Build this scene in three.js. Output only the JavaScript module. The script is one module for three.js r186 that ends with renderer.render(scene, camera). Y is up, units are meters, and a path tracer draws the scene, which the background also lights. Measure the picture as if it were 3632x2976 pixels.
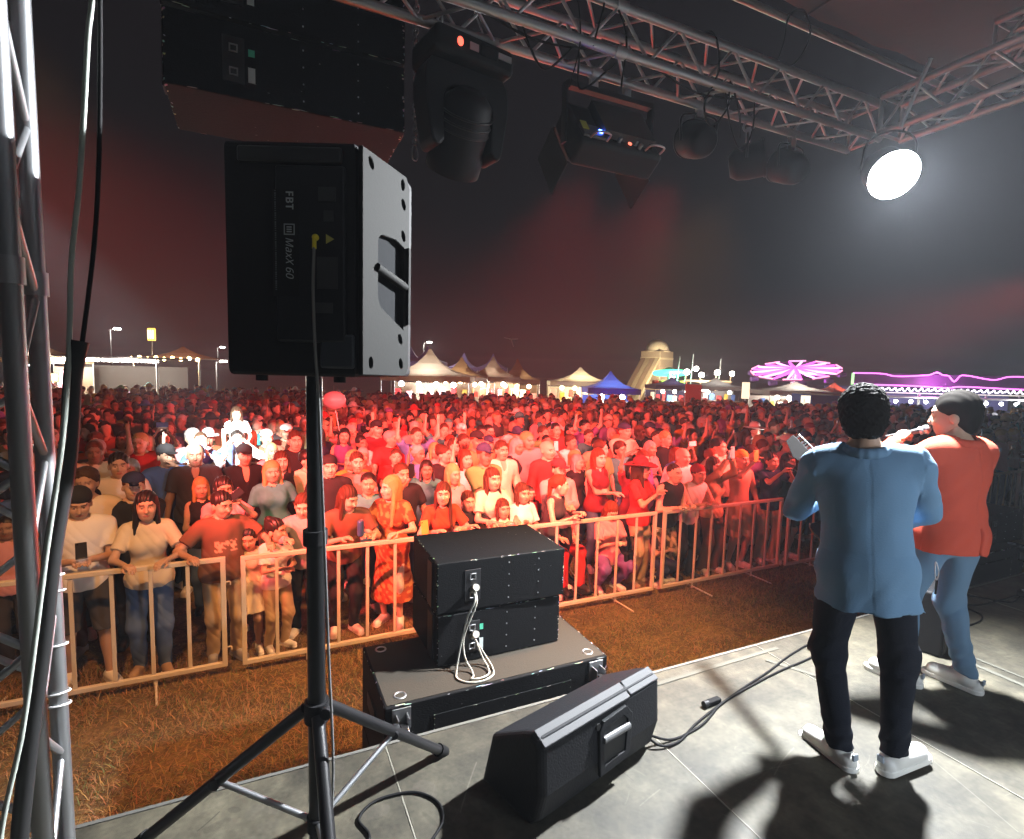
import * as THREE from 'three';
import { mergeGeometries, mergeVertices } from 'three/addons/utils/BufferGeometryUtils.js';
import { RoundedBoxGeometry } from 'three/addons/geometries/RoundedBoxGeometry.js';

const V = (x, y, z) => new THREE.Vector3(x, y, z);
// ------------------------------------------------------------------ camera, sky, lights, exposure
const scene = new THREE.Scene();
const camera = new THREE.PerspectiveCamera(76.05, 1024 / 839, 0.05, 600);
camera.position.set(0, 2.78, 0);
{ // held at eye height on the stage, tipped down 5.3 degrees and rolled 1.5 degrees
  const p = THREE.MathUtils.degToRad(5.3), r = THREE.MathUtils.degToRad(1.5);
  camera.up.set(-Math.sin(r), Math.cos(r) * Math.cos(p), -Math.cos(r) * Math.sin(p));
  camera.lookAt(0, 2.78 - Math.sin(p), -Math.cos(p));
}
const renderer = new THREE.WebGLRenderer({ antialias: true });
renderer.toneMapping = THREE.LinearToneMapping;
renderer.toneMappingExposure = 1;
renderer.shadowMap.enabled = true;

{ // night sky over a lit fairground: nearly black, a little lighter and browner low down
  const w = 64, h = 32, d = new Float32Array(w * h * 4);
  for (let j = 0; j < h; j++) for (let i = 0; i < w; i++) {
    const e = Math.max(0, (j + .5) / h - .5) * 2, k = Math.exp(-e * 4), o = (j * w + i) * 4;
    d[o] = .0075 + .004 * k; d[o + 1] = .0062 + .0026 * k; d[o + 2] = .0075 + .002 * k; d[o + 3] = 1;
  }
  const sky = new THREE.DataTexture(d, w, h, THREE.RGBAFormat, THREE.FloatType);
  sky.mapping = THREE.EquirectangularReflectionMapping; sky.magFilter = THREE.LinearFilter; sky.needsUpdate = true;
  scene.background = sky; scene.environment = sky;
}
scene.fog = new THREE.FogExp2(0xdfe6f2, .0019);      // stage haze drifting over the site

const AZ = THREE.MathUtils.degToRad(25), CA = Math.cos(AZ), SA = Math.sin(AZ);
const S = (t, y, n) => new THREE.Vector3(CA * t - SA * n, y, -SA * t - CA * n);   // stage frame: along the front edge, up, out to the crowd
function spot(name, at, to, colour, cd, angle, penumbra, soft = 3) {
  const l = new THREE.SpotLight(colour, cd, 0, angle, penumbra, 2);
  l.name = name; l.position.copy(at); l.target.position.copy(to); l.castShadow = true; l.shadow.radius = soft;
  scene.add(l, l.target); return l;
}
function glowLight(name, at, colour, cd, soft = 4) {
  const l = new THREE.PointLight(colour, cd, 0, 2); l.name = name; l.position.copy(at); l.castShadow = true; l.shadow.radius = soft; scene.add(l); return l;
}
const rgb = (r, g, b) => new THREE.Color().setRGB(r, g, b);
const FLOOD = S(3.62, 4.05, 2.17), FLOOD_TO = S(1.9, 2.05, -.4);
const RED_AT = S(1.95, 4.18, 3.0), RED_TO = S(3.6, 1.35, 7.9);
const AMBER_AT = S(3.05, 4.2, 3.0), AMBER_TO = S(2.4, .1, 4.6);
const BEAM_AT = S(-1.6, 4.25, 3.0), BEAM_TO = S(-.42, 1.45, 9.0);
spot('flood_light', FLOOD, FLOOD_TO, rgb(.93, .97, 1), 300, 1.26, .3, 4);
const FILL_AT = V(4.2, 2.75, .9);
spot('side_wash_light', FILL_AT, new THREE.Vector3(1.6, 1.9, -2.4), rgb(.8, .9, 1), 44, .5, .8, 6);
const RED_T = [1.95, 2.62, -2.2, -3.2, 8.8, 9.9];
RED_T.forEach((t, i) => spot('red_wash_light', S(t, 4.17, 3.0), RED_TO.clone().add(S([-.7, .2, -.9, .3, .6, -.4][i], 0, 0)), rgb(1, .085, .07), [330, 300, 820, 880, 900, 960][i], [.56, .56, .48, .44, .38, .36][i], .95, 5));  // last four are added sources out of view, sharing out the red wash
spot('amber_wash_light', AMBER_AT, AMBER_TO, rgb(1, .46, .16), 130, .78, .9, 5);
spot('amber_wash_light', S(-.9, 4.2, 2.95), S(-1.2, .4, 5.4), rgb(1, .42, .13), 46, .8, .9, 5);
spot('white_beam_light', BEAM_AT, BEAM_TO, rgb(.95, 1, .98), 1700, .135, .7, 3);

// ------------------------------------------------------------------ helpers
function rng(seed) { let s = seed >>> 0; return () => { s = (s + 0x6D2B79F5) | 0; let t = Math.imul(s ^ (s >>> 15), 1 | s); t = (t + Math.imul(t ^ (t >>> 7), 61 | t)) ^ t; return ((t ^ (t >>> 14)) >>> 0) / 4294967296; }; }
const R = rng(7);
const used = new Map();
function numbered(name) { const n = used.get(name) || 0; used.set(name, n + 1); return n ? name + '_' + String(n).padStart(3, '0') : name; }
const shade = o => { o.castShadow = true; o.receiveShadow = true; return o; };
function std(r, g, b, rough = .7, metal = 0, extra = {}) { return new THREE.MeshStandardMaterial({ color: rgb(r, g, b), roughness: rough, metalness: metal, ...extra }); }
function glow(r, g, b, k) { const m = new THREE.MeshStandardMaterial({ color: rgb(Math.min(r, .9), Math.min(g, .9), Math.min(b, .9)), roughness: .6 }); m.emissive = rgb(r, g, b); m.emissiveIntensity = k; return m; }
function part(parent, name, geo, mat) { const m = shade(new THREE.Mesh(geo, mat)); m.name = name; parent.add(m); return m; }
function tag(o, label, category, group, kind) { o.userData.label = label; if (category) o.userData.category = category; if (group) o.userData.group = group; if (kind) o.userData.kind = kind; return o; }
function thing(name, label, category, pos, turn = 0, group) {
  const o = new THREE.Group(); o.name = numbered(name); scene.add(o);
  if (pos) o.position.copy(pos); o.rotation.y = turn; tag(o, label, category, group); return o;
}
function solo(name, geo, mat, label, category, pos, turn = 0, group) { const m = shade(new THREE.Mesh(geo, mat)); m.name = numbered(name); scene.add(m); if (pos) m.position.copy(pos); m.rotation.y = turn; tag(m, label, category, group); return m; }
function structure(name, geo, mat) { const m = shade(new THREE.Mesh(geo, mat)); m.name = name; m.userData.kind = 'structure'; scene.add(m); return m; }
const plain = g => { g = g.index ? g.toNonIndexed() : g; for (const k of Object.keys(g.attributes)) if (!['position', 'normal', 'uv'].includes(k)) g.deleteAttribute(k); return g; };
const merge = list => mergeGeometries(list.map(plain));
function box(w, h, d, x = 0, y = 0, z = 0) { const g = new THREE.BoxGeometry(w, h, d); g.translate(x, y, z); return g; }
function rbox(w, h, d, r, x = 0, y = 0, z = 0) { const g = new RoundedBoxGeometry(w, h, d, 2, r); g.translate(x, y, z); return g; }
function rod(a, b, r1, r2 = r1, seg = 12) {
  const d = b.clone().sub(a), L = d.length(), g = new THREE.CylinderGeometry(r2, r1, L, seg);
  g.applyQuaternion(new THREE.Quaternion().setFromUnitVectors(V(0, 1, 0), d.normalize())); const c = a.clone().add(b).multiplyScalar(.5); g.translate(c.x, c.y, c.z); return g;
}
function tube(pts, r, seg = 40, rs = 8, closed = false) { return new THREE.TubeGeometry(new THREE.CatmullRomCurve3(pts, closed, 'centripetal'), seg, r, rs, closed); }
function disc(r, h, seg = 24) { return new THREE.CylinderGeometry(r, r, h, seg); }
function canvasTex(w, h, draw, srgb = true) {
  const c = document.createElement('canvas'); c.width = w; c.height = h; draw(c.getContext('2d'), w, h);
  const t = new THREE.CanvasTexture(c); if (srgb) t.colorSpace = THREE.SRGBColorSpace; t.wrapS = t.wrapT = THREE.RepeatWrapping; t.magFilter = THREE.LinearFilter; return t;
}
function noiseData(w, f) { // float-valued tiling value noise -> DataTexture
  const d = new Uint8Array(w * w * 4); for (let j = 0; j < w; j++) for (let i = 0; i < w; i++) { const v = Math.max(0, Math.min(255, f(i / w, j / w) * 255)) | 0, o = (j * w + i) * 4; d[o] = d[o + 1] = d[o + 2] = v; d[o + 3] = 255; }
  const t = new THREE.DataTexture(d, w, w); t.wrapS = t.wrapT = THREE.RepeatWrapping; t.magFilter = THREE.LinearFilter; t.minFilter = THREE.LinearMipmapLinearFilter; t.generateMipmaps = true; t.needsUpdate = true; return t;
}
function lattice(n, seed) { const r = rng(seed), a = Float32Array.from({ length: n * n }, r); return (x, y) => { x = ((x % 1) + 1) % 1 * n; y = ((y % 1) + 1) % 1 * n; const i = x | 0, j = y | 0, u = x - i, v = y - j, s = u * u * (3 - 2 * u), q = v * v * (3 - 2 * v), at = (p, k) => a[(k % n) * n + p % n]; return (at(i, j) * (1 - s) + at(i + 1, j) * s) * (1 - q) + (at(i, j + 1) * (1 - s) + at(i + 1, j + 1) * s) * q; }; }
const L8 = lattice(8, 1), L32 = lattice(32, 2), L96 = lattice(96, 3), L200 = lattice(200, 4);
const fbm = (x, y) => .4 * L8(x, y) + .3 * L32(x, y) + .2 * L96(x, y) + .1 * L200(x, y);
const grainBump = noiseData(512, (x, y) => .55 * L200(x, y) + .45 * L200(x * 1 + .37, y + .71));
const clothBump = noiseData(256, (x, y) => .5 + .25 * Math.sin(x * 256 * Math.PI) + .25 * Math.sin(y * 256 * Math.PI));
const alu = std(.42, .43, .45, .44, .95);
const aluDull = std(.5, .51, .53, .45, .9);
const blackMetal = std(.018, .018, .02, .5, .3);
const matte = (r, g, b, rough, extra = {}) => new THREE.MeshPhysicalMaterial({ color: rgb(r, g, b), roughness: rough, specularIntensity: .35, ...extra });
const blackPlastic = matte(.016, .016, .018, .6, { bumpMap: grainBump, bumpScale: .0006 });
const rubber = matte(.007, .007, .008, .7);
// ------------------------------------------------------------------ ground, pit grass, stage deck
{
  const tex = canvasTex(1024, 1024, (c, w, h) => {
    const im = c.createImageData(w, h);
    for (let j = 0; j < h; j++) for (let i = 0; i < w; i++) { const v = fbm(i / w, j / w), g = L96(i / w + .3, j / w), o = (j * w + i) * 4, k = .55 + .75 * v; im.data[o] = 96 * k + 14 * g; im.data[o + 1] = 74 * k + 14 * g; im.data[o + 2] = 46 * k; im.data[o + 3] = 255; }
    c.putImageData(im, 0, 0);
    const r = rng(11); c.lineCap = 'round';
    for (let i = 0; i < 16000; i++) { const x = r() * w, y = r() * h, a = r() * 6.28, l = 5 + r() * 22, v = r(); c.strokeStyle = v < .45 ? `rgba(${150 + r() * 50},${122 + r() * 40},${74 + r() * 30},.55)` : v < .7 ? `rgba(${92 + r() * 30},${92 + r() * 30},${44 + r() * 20},.5)` : `rgba(${52 + r() * 24},${40 + r() * 18},${26 + r() * 12},.6)`; c.lineWidth = .8 + r() * 1.3; c.beginPath(); c.moveTo(x, y); c.quadraticCurveTo(x + Math.cos(a) * l * .5 + r() * 6 - 3, y + Math.sin(a) * l * .5 + r() * 6 - 3, x + Math.cos(a) * l, y + Math.sin(a) * l); c.stroke(); }
  });
  tex.repeat.set(1 / 2.2, 1 / 2.2);
  const g = new THREE.PlaneGeometry(420, 420, 1, 1); g.rotateX(-Math.PI / 2); const uv = g.attributes.uv; for (let i = 0; i < uv.count; i++) uv.setXY(i, uv.getX(i) * 420, uv.getY(i) * 420);
  structure('ground', g, new THREE.MeshStandardMaterial({ map: tex, roughness: .95, bumpMap: grainBump, bumpScale: .004 }));
  // dry trampled grass: short bent blades lying every way
  const blade = new THREE.BufferGeometry();
  const q = [], n = 3; for (let k = 0; k < n; k++) { const a = k / n, b = (k + 1) / n, wa = .0032 * (1 - a * .9), wb = .0032 * (1 - b * .9), h = s => [s * .075, .03 * Math.sin(s * 2.3)]; const [xa, ya] = h(a), [xb, yb] = h(b); q.push(xa, ya, -wa, xb, yb, -wb, xb, yb, wb, xa, ya, -wa, xb, yb, wb, xa, ya, wa); }
  blade.setAttribute('position', new THREE.Float32BufferAttribute(q, 3)); blade.computeVertexNormals();
  const r = rng(21), N = 62000, im = new THREE.InstancedMesh(blade, new THREE.MeshStandardMaterial({ color: 0xffffff, roughness: .8, side: THREE.DoubleSide }), N), m = new THREE.Matrix4(), e = new THREE.Euler(), qt = new THREE.Quaternion(), col = new THREE.Color();
  for (let i = 0; i < N; i++) {
    let gt, gn, dn; do { gt = -2.6 + r() * 12.2; gn = 2.45 + Math.pow(r(), .9) * 3.3; dn = fbm(gt * .09 + .5, gn * .09); } while (r() > Math.max(.12, (dn - .36) * 5)); const p = S(gt, .002, gn), s = .4 + r() * .75 + .5 * Math.max(0, dn - .5); e.set((r() - .5) * .5, r() * 6.283, (r() - .35) * .8); qt.setFromEuler(e);
    m.compose(p, qt, V(s, s * (.5 + r() * .9), s)); im.setMatrixAt(i, m); const k = r(); k < .62 ? col.setRGB(.27 + r() * .14, .155 + r() * .08, .06 + r() * .03) : k < .85 ? col.setRGB(.09 + r() * .05, .06 + r() * .03, .03) : col.setRGB(.13, .16, .05); im.setColorAt(i, col);
  }
  im.name = 'pit_grass'; shade(im); tag(im, 'dry trampled brown grass in the pit before the stage', 'grass', null, 'stuff'); scene.add(im);
}
{ // stage deck: panels 1.22 m wide laid side by side
  const decks = [0, 1, 2].map(s => canvasTex(1024, 1024, (c, w, h) => {
    const r = rng(40 + s), im = c.createImageData(w, h), ox = s * .31, oy = s * .57;
    for (let j = 0; j < h; j++) for (let i = 0; i < w; i++) { const x = i / w, y = j / h, v = fbm(x + ox, y + oy), st = L96(x * .12 + ox, y * 2.2 + oy), sp = L200(x + oy, y + ox), o = (j * w + i) * 4, k = 36 + 50 * v + 5 * (st - .5) + 7 * (sp - .5) + 30 * Math.max(0, L8(x + oy, y + ox) - .5) + 16 * Math.max(0, L32(x + ox, y + oy) - .6); im.data[o] = k * 1.05; im.data[o + 1] = k * .99; im.data[o + 2] = k * .83; im.data[o + 3] = 255; }
    c.putImageData(im, 0, 0); c.lineCap = 'round';
    for (let i = 0; i < 120; i++) { const x = r() * w, y = r() * h, a = r() * 6.28, l = 8 + r() * r() * 190; c.strokeStyle = r() < .68 ? `rgba(150,147,134,${.06 + r() * .2})` : `rgba(22,21,18,${.12 + r() * .3})`; c.lineWidth = .5 + r() * 1.8; c.beginPath(); c.moveTo(x, y); c.quadraticCurveTo(x + Math.cos(a) * l * .5, y + Math.sin(a) * l * .5 + r() * 12 - 6, x + Math.cos(a) * l, y + Math.sin(a) * l); c.stroke(); }
    for (let i = 0; i < 130; i++) { const x = r() * w, y = r() * h, q = 3 + r() * 26; c.fillStyle = r() < .55 ? `rgba(130,127,118,${.03 + r() * .08})` : `rgba(18,17,15,${.04 + r() * .14})`; c.beginPath(); c.ellipse(x, y, q, q * (.2 + r() * .6), r() * 6.28, 0, 6.28); c.fill(); }
  }));
  const deckMats = decks.map(t => new THREE.MeshStandardMaterial({ map: t, roughness: .62, bumpMap: grainBump, bumpScale: .0008 }));
  const o = new THREE.Group(); o.name = 'stage_floor'; o.userData.kind = 'structure'; o.rotation.y = AZ; scene.add(o);
  const r = rng(61), W = 1.22, D = 2.44;
  const geo = [0, 1].map(f => { const g = new RoundedBoxGeometry(W - .007, .06, D - .007, 2, .003); const p = g.attributes.position, u = g.attributes.uv; for (let i = 0; i < p.count; i++) u.setXY(i, (f ? -1 : 1) * (p.getX(i) / D) + .5, p.getZ(i) / D + .5); return g; });
  const edge = std(.16, .155, .14, .6, .3), tape = std(.085, .082, .066, .8);
  for (let i = -3; i < 7; i++) for (let j = 0; j < 3; j++) {
    const m = part(o, 'deck_panel', geo[(i + j) & 1], deckMats[((i + 9) * 7 + j * 5) % 3]); m.position.set(-.72 + i * W + W / 2, .97 + (r() - .5) * .004, -(2.39 - D / 2) + j * D);
  }
  for (let i = -2; i < 7; i++) part(o, 'joint_strip', box(.006, .003, D * 3, -.72 + i * W, 1.0005, -2.39 + D * 1.5), std(.2, .19, .155, .6)); for (const j of [1, 2]) part(o, 'joint_strip', box(W * 10, .003, .006, -.72 + W * 2, 1.0002, -2.39 + j * D), std(.2, .19, .155, .6));
  part(o, 'edge_trim', box(W * 10, .075, .018, -.72 + W * 2, .962, -2.4), edge);
  part(o, 'stage_frame', box(W * 10, .1, .08, -.72 + W * 2, .88, -2.3), aluDull);
  for (let i = -3; i <= 7; i++) part(o, 'stage_leg', rod(V(-.72 + i * W, 0, -2.28), V(-.72 + i * W, .83, -2.28), .024), aluDull);
  // worn strips of gaffer tape along the deck joints
  for (const [t, n, l, w, a] of [[4.05, .9, 1.7, .035, 0], [4.16, 1.35, .9, .02, .03], [2.95, 2.05, .42, .03, .5], [2.5, 2.3, 1.1, .03, Math.PI / 2 + .02]]) { const m = part(o, 'tape_strip', new RoundedBoxGeometry(w, .0016, l, 1, .0007), tape); m.position.set(t, 1.0036, -n); m.rotation.y = a; }
}
// ------------------------------------------------------------------ trusses and roof
function trussInto(o, len, size, pitch, cr = .025, br = .009) { // along local x from 0, box section size x size hanging about y, z = 0
  const h = size / 2, c = [[h, h], [h, -h], [-h, -h], [-h, h]];
  const chord = rod(V(0, 0, 0), V(len, 0, 0), cr, cr, 18), n = Math.round(len / pitch), st = len / n, bg = [];
  for (const [y, z] of c) part(o, 'chord', chord, alu).position.set(0, y, z);
  const faces = [[c[0], c[1]], [c[1], c[2]], [c[2], c[3]], [c[3], c[0]]];
  faces.forEach(([a, b], f) => { const up = rod(V(0, a[0], a[1]), V(st / 2, b[0], b[1]), br, br, 8), dn = rod(V(st / 2, b[0], b[1]), V(st, a[0], a[1]), br, br, 8); for (let i = 0; i < n; i++) { part(o, 'brace', up, aluDull).position.x = i * st; part(o, 'brace', dn, aluDull).position.x = i * st; } });
  for (const x of [0, len]) part(o, 'end_frame', merge(c.map(([y, z], i) => { const q = c[(i + 1) % 4]; return rod(V(x, y, z), V(x, q[0], q[1]), .012, .012, 8); })), aluDull);
  const cone = new THREE.CylinderGeometry(cr * 1.28, cr * 1.28, .07, 16); cone.rotateZ(Math.PI / 2);
  for (let x = 2; x < len - .3; x += 2) for (const [y, z] of c) part(o, 'coupler', cone, aluDull).position.set(x, y, z);
}
{
  const o = thing('lighting_truss', 'long silver box truss across the stage front carrying the lamps', 'truss', S(-2.2, 4.64, 2.71), AZ); trussInto(o, 6.3, .235, .42);
  const r = thing('roof_truss', 'pale box truss running back under the roof, top of the picture beside the floodlight', 'truss', S(4.16, 4.66, 2.56), AZ - Math.PI / 2); trussInto(r, 6, .25, .42);
  const s = thing('roof_truss', 'upper box truss just under the roof sheet above the floodlight', 'truss', S(4.75, 5.15, 2.2), AZ - Math.PI / 2); trussInto(s, 5.6, .22, .4);
  const t = thing('truss_tower', 'upright silver truss tower beside the hanging black strap at the stage corner', 'truss', V(-1.495, 1.0, -1.447), .553); const tmp = new THREE.Group(); trussInto(tmp, 5.4, .29, .5, .0245, .011);
  for (const c of [...tmp.children]) { c.updateMatrix(); c.applyMatrix4(new THREE.Matrix4().makeRotationZ(Math.PI / 2)); t.add(c); }
  part(t, 'base_plate', box(.42, .02, .42, 0, .01, 0), blackMetal);
  for (const [y, a] of [[1.04, 0], [1.09, .3], [.86, .1], [.7, .2], [.66, -.1]]) part(t, 'tape_wrap', tube(Array.from({ length: 10 }, (_, i) => V(.145 + .03 * Math.cos(i * .628), y + .008 * Math.sin(i * .628 + a), -.145 + .03 * Math.sin(i * .628))), .004, 30, 6, true), std(.8, .8, .8, .3));
}
{ // roof sheet sagging between its bows
  const nx = 30, nz = 24, g = new THREE.PlaneGeometry(9.4, 7.2, nx, nz); g.rotateX(-Math.PI / 2); const p = g.attributes.position;
  for (let i = 0; i < p.count; i++) { const x = p.getX(i), z = p.getZ(i); p.setY(i, .05 * Math.cos(x * 1.35) - .03 * Math.sin(z * 2.1 + x) + .16 * (1 - Math.pow(x / 4.7, 2)) + .012 * Math.sin(x * 9 + z * 3) - .002 * z); }
  g.computeVertexNormals();
  const m = matte(.11, .115, .125, .9, { side: THREE.DoubleSide, bumpMap: grainBump, bumpScale: .002 });
  const o = thing('roof_canopy', 'grey fabric roof sheet over the stage above the trusses', 'canopy', S(1.2, 5.32, -.75), AZ); part(o, 'roof_sheet', g, m);
  for (const x of [-2.35, 0, 2.35]) { const pts = []; for (let i = 0; i <= 14; i++) { const z = -3.6 + i * .514; pts.push(V(x, .05 * Math.cos(x * 1.35) - .03 * Math.sin(z * 2.1 + x) + .16 * (1 - Math.pow(x / 4.7, 2)) - .02, z)); } part(o, 'seam', tube(pts, .008, 30, 6), m); }
  for (const z of [-3.6, 3.6]) part(o, 'edge_pole', rod(V(-4.7, -.04, z), V(4.7, -.04, z), .024), aluDull);
}
// ------------------------------------------------------------------ lamps on the truss
function clampOn(o, y0, x = 0) { part(o, 'clamp', merge([box(.05, .08, .03, x, y0 + .02, 0), (() => { const g = new THREE.TorusGeometry(.031, .007, 8, 18); g.rotateY(Math.PI / 2); g.translate(x, y0 + .075, 0); return g; })()]), aluDull); }
function chips(seed, n, base = 14) { return canvasTex(512, 512, (c, w, h) => { c.fillStyle = `rgb(${base},${base},${base + 2})`; c.fillRect(0, 0, w, h); const r = rng(seed); for (let i = 0; i < 2600; i++) { const v = base + (r() - .4) * 12; c.fillStyle = `rgba(${v},${v},${v},.5)`; c.fillRect(r() * w, r() * h, 1 + r() * 3, 1 + r() * 3); } for (let i = 0; i < 60; i++) { c.strokeStyle = `rgba(70,70,72,${.1 + r() * .25})`; c.lineWidth = .6; c.beginPath(); const x = r() * w, y = r() * h; c.moveTo(x, y); c.lineTo(x + r() * 50 - 25, y + r() * 16 - 8); c.stroke(); } for (let i = 0; i < n; i++) { const e = r() * 4 | 0, a = r() * w, d = r() * 5; const x = e < 2 ? a : e === 2 ? d : w - d, y = e < 2 ? (e ? d : h - d) : a; c.fillStyle = `rgba(${150 + r() * 80},${148 + r() * 80},${140 + r() * 80},.9)`; c.save(); c.translate(x, y); c.rotate(e < 2 ? (r() - .5) * .4 : 1.57 + (r() - .5) * .4); c.beginPath(); c.ellipse(0, 0, 2 + r() * 11, .8 + r() * 2.2, 0, 0, 6.28); c.fill(); c.restore(); } for (let i = 0; i < n * .25; i++) { c.fillStyle = 'rgba(150,150,148,.8)'; c.beginPath(); c.ellipse(r() * w, r() * h, 1 + r() * 3, .6 + r() * 1.4, r() * 6, 0, 6.28); c.fill(); } }); }
const chipMats = [1, 2, 3].map(s => new THREE.MeshPhysicalMaterial({ map: chips(80 + s, 30), roughness: .7, specularIntensity: .3, bumpMap: grainBump, bumpScale: .0012 }));
{ // big moving head
  const o = thing('moving_head_light', 'large black moving head lamp with red display hanging nearest on truss', 'stage light', S(.98, 4.5, 2.83), AZ + .18);
  const b = part(o, 'base', rbox(.46, .13, .3, .03, 0, -.12, 0), blackPlastic); part(b, 'display', box(.1, .055, .006, .07, -.115, .151), std(.01, .01, .012, .15)); part(b, 'power_led', (() => { const g = new THREE.SphereGeometry(.017, 14, 10); g.scale(1, 1.3, .5); g.translate(-.1, -.118, .152); return g; })(), glow(1, .1, .06, 3)); part(b, 'button', box(.05, .035, .008, -.02, -.118, .151), std(.5, .3, .32, .5)); part(b, 'socket', box(.08, .03, .01, .165, -.11, .15), aluDull);
  for (const x of [-.14, .14]) clampOn(o, -.045, x);
  const neck = part(o, 'yoke', (() => { const sh = new THREE.Shape(); sh.moveTo(-.2, -.19); sh.lineTo(.2, -.19); sh.quadraticCurveTo(.245, -.22, .235, -.36); sh.lineTo(.2, -.56); sh.quadraticCurveTo(.18, -.61, .15, -.56); sh.lineTo(.155, -.38); sh.quadraticCurveTo(.15, -.3, .08, -.285); sh.lineTo(-.08, -.285); sh.quadraticCurveTo(-.15, -.3, -.155, -.38); sh.lineTo(-.15, -.56); sh.quadraticCurveTo(-.18, -.61, -.2, -.56); sh.lineTo(-.235, -.36); sh.quadraticCurveTo(-.245, -.22, -.2, -.19); const g = new THREE.ExtrudeGeometry(sh, { depth: .13, bevelEnabled: true, bevelSize: .012, bevelThickness: .012, bevelSegments: 2, steps: 1 }); g.translate(0, 0, -.065); return g; })(), blackPlastic);
  const head = new THREE.Group(); head.name = 'lamp_head'; o.add(head); head.position.set(0, -.47, 0);
  const prof = [[.0, -.2], [.07, -.2], [.125, -.15], [.14, -.04], [.135, .08], [.15, .12], [.15, .2], [.128, .205], [.126, .17]].map(([x, y]) => new THREE.Vector2(x, y)); const hg = new THREE.LatheGeometry(prof, 28); part(head, 'housing', hg, blackPlastic); const lens = new THREE.SphereGeometry(.127, 24, 8, 0, 6.283, 0, 1.1); lens.scale(1, .35, 1); lens.translate(0, .15, 0); part(head, 'lens', lens, std(.3, .32, .34, .08));
  for (const y of [-.1, -.06, -.02]) part(head, 'fin', (() => { const g = new THREE.TorusGeometry(.139, .006, 6, 30); g.rotateX(Math.PI / 2); g.translate(0, y, 0); return g; })(), blackMetal);
  head.quaternion.setFromUnitVectors(V(0, 1, 0), S(.9, .5, 6).sub(S(1, 4.03, 2.83)).applyAxisAngle(V(0, 1, 0), -(AZ + .18)).normalize());
  part(o, 'safety_cable', tube([V(.17, -.05, -.1), V(.22, .08, -.12), V(.12, .24, -.1)], .004, 16, 6), aluDull);
}
{ // red wash panel lamp in a U bracket, tipped over the crowd
  const o = thing('wash_light', 'wide black panel lamp with blue display in a U bracket, red inside', 'stage light', S(1.93, 4.5, 2.86), AZ);
  part(o, 'bracket', merge([box(.62, .03, .05, 0, -.06, 0), box(.014, .34, .05, -.31, -.22, 0), box(.014, .34, .05, .31, -.22, 0)]), blackMetal); clampOn(o, -.04, -.12); clampOn(o, -.04, .12);
  const h = new THREE.Group(); h.name = 'lamp_body'; o.add(h); h.position.set(0, -.33, 0); h.rotation.x = -.62;
  part(h, 'housing', (() => { const g = rbox(.58, .36, .17, .03); return g; })(), blackPlastic);
  for (let i = 0; i < 7; i++) part(h, 'cooling_fin', box(.36, .28, .006, .04, .02, .092 + i * .007), blackMetal);
  part(h, 'control_panel', rbox(.17, .1, .02, .006, -.19, -.1, .095), std(.05, .05, .06, .35)); part(h, 'status_led', box(.022, .022, .008, -.15, -.1, .107), glow(.05, .12, 1, 60)); part(h, 'panel_label', box(.04, .07, .004, -.25, -.07, .107), std(.5, .5, .1, .6)); part(h, 'handle', tube([V(-.24, -.17, .1), V(-.23, -.19, .15), V(-.14, -.19, .15), V(-.13, -.17, .1)], .006, 16, 6), alu); part(h, 'handle', tube([V(.14, -.17, .1), V(.15, -.19, .15), V(.24, -.19, .15), V(.25, -.17, .1)], .006, 16, 6), alu); part(h, 'power_led', disc(.012, .006).rotateX(Math.PI / 2).translate(.05, -.13, .096), glow(1, .2, .12, 2));
  for (const [x, y] of [[-.02, -.12], [.0, -.09], [.1, -.11], [.12, -.14]]) part(h, 'connector', disc(.012, .03).rotateX(Math.PI / 2).translate(x, y, .1), alu);
  const em = glow(1, .13, .07, 5); for (let i = 0; i < 6; i++) for (let j = 0; j < 3; j++) part(h, 'led_lens', disc(.034, .012, 16).rotateX(Math.PI / 2).translate(-.2 + i * .08, -.09 + j * .09, -.088), em);
  for (const [x, r] of [[-.3, -.35], [.3, .35]]) part(h, 'barn_door', box(.006, .34, .22, x, 0, -.19).rotateY(0), blackMetal);
  part(h, 'barn_door', box(.56, .006, .2, 0, .185, -.18), blackMetal);
}
function parCan(label, at, tilt, turn, lensMat, ring) {
  const o = thing('par_light', label, 'stage light', at, turn); part(o, 'bracket', tube([V(-.125, -.2, 0), V(-.125, -.05, 0), V(-.07, -.03, 0), V(.07, -.03, 0), V(.125, -.05, 0), V(.125, -.2, 0)], .008, 40, 6), blackMetal); clampOn(o, -.03);
  const h = new THREE.Group(); h.name = 'lamp_body'; h.position.set(0, -.19, 0); h.rotation.x = tilt; o.add(h);
  const g = new THREE.LatheGeometry([[0, -.11], [.07, -.11], [.1, -.07], [.112, .0], [.115, .1], [.122, .1], [.122, .115], [.106, .115], [.104, .095], [0, .095]].map(([x, y]) => new THREE.Vector2(x, y)), 26); g.rotateX(-Math.PI / 2); part(h, 'can', g, blackPlastic);
  const m = aluDull; for (const [n, rr] of [[1, 0], [6, .04], [12, .08]]) for (let i = 0; i < n; i++) { const a = i / n * 6.283 + rr; const t = new THREE.TorusGeometry(.0165, .0022, 6, 14); t.translate(rr * Math.cos(a), rr * Math.sin(a), -.1); part(h, 'lens_ring', t, m); if (lensMat) { const d = disc(.014, .006, 12); d.rotateX(Math.PI / 2); d.translate(rr * Math.cos(a), rr * Math.sin(a), -.1); part(h, 'led_lens', d, lensMat); } }
  return o;
}
const darkLens = std(.25, .25, .28, .15);
parCan('black lamp can bundled with cables next after the panel lamp', S(2.62, 4.5, 2.84), .45, AZ - .2, glow(1, .2, .1, 3));
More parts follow.
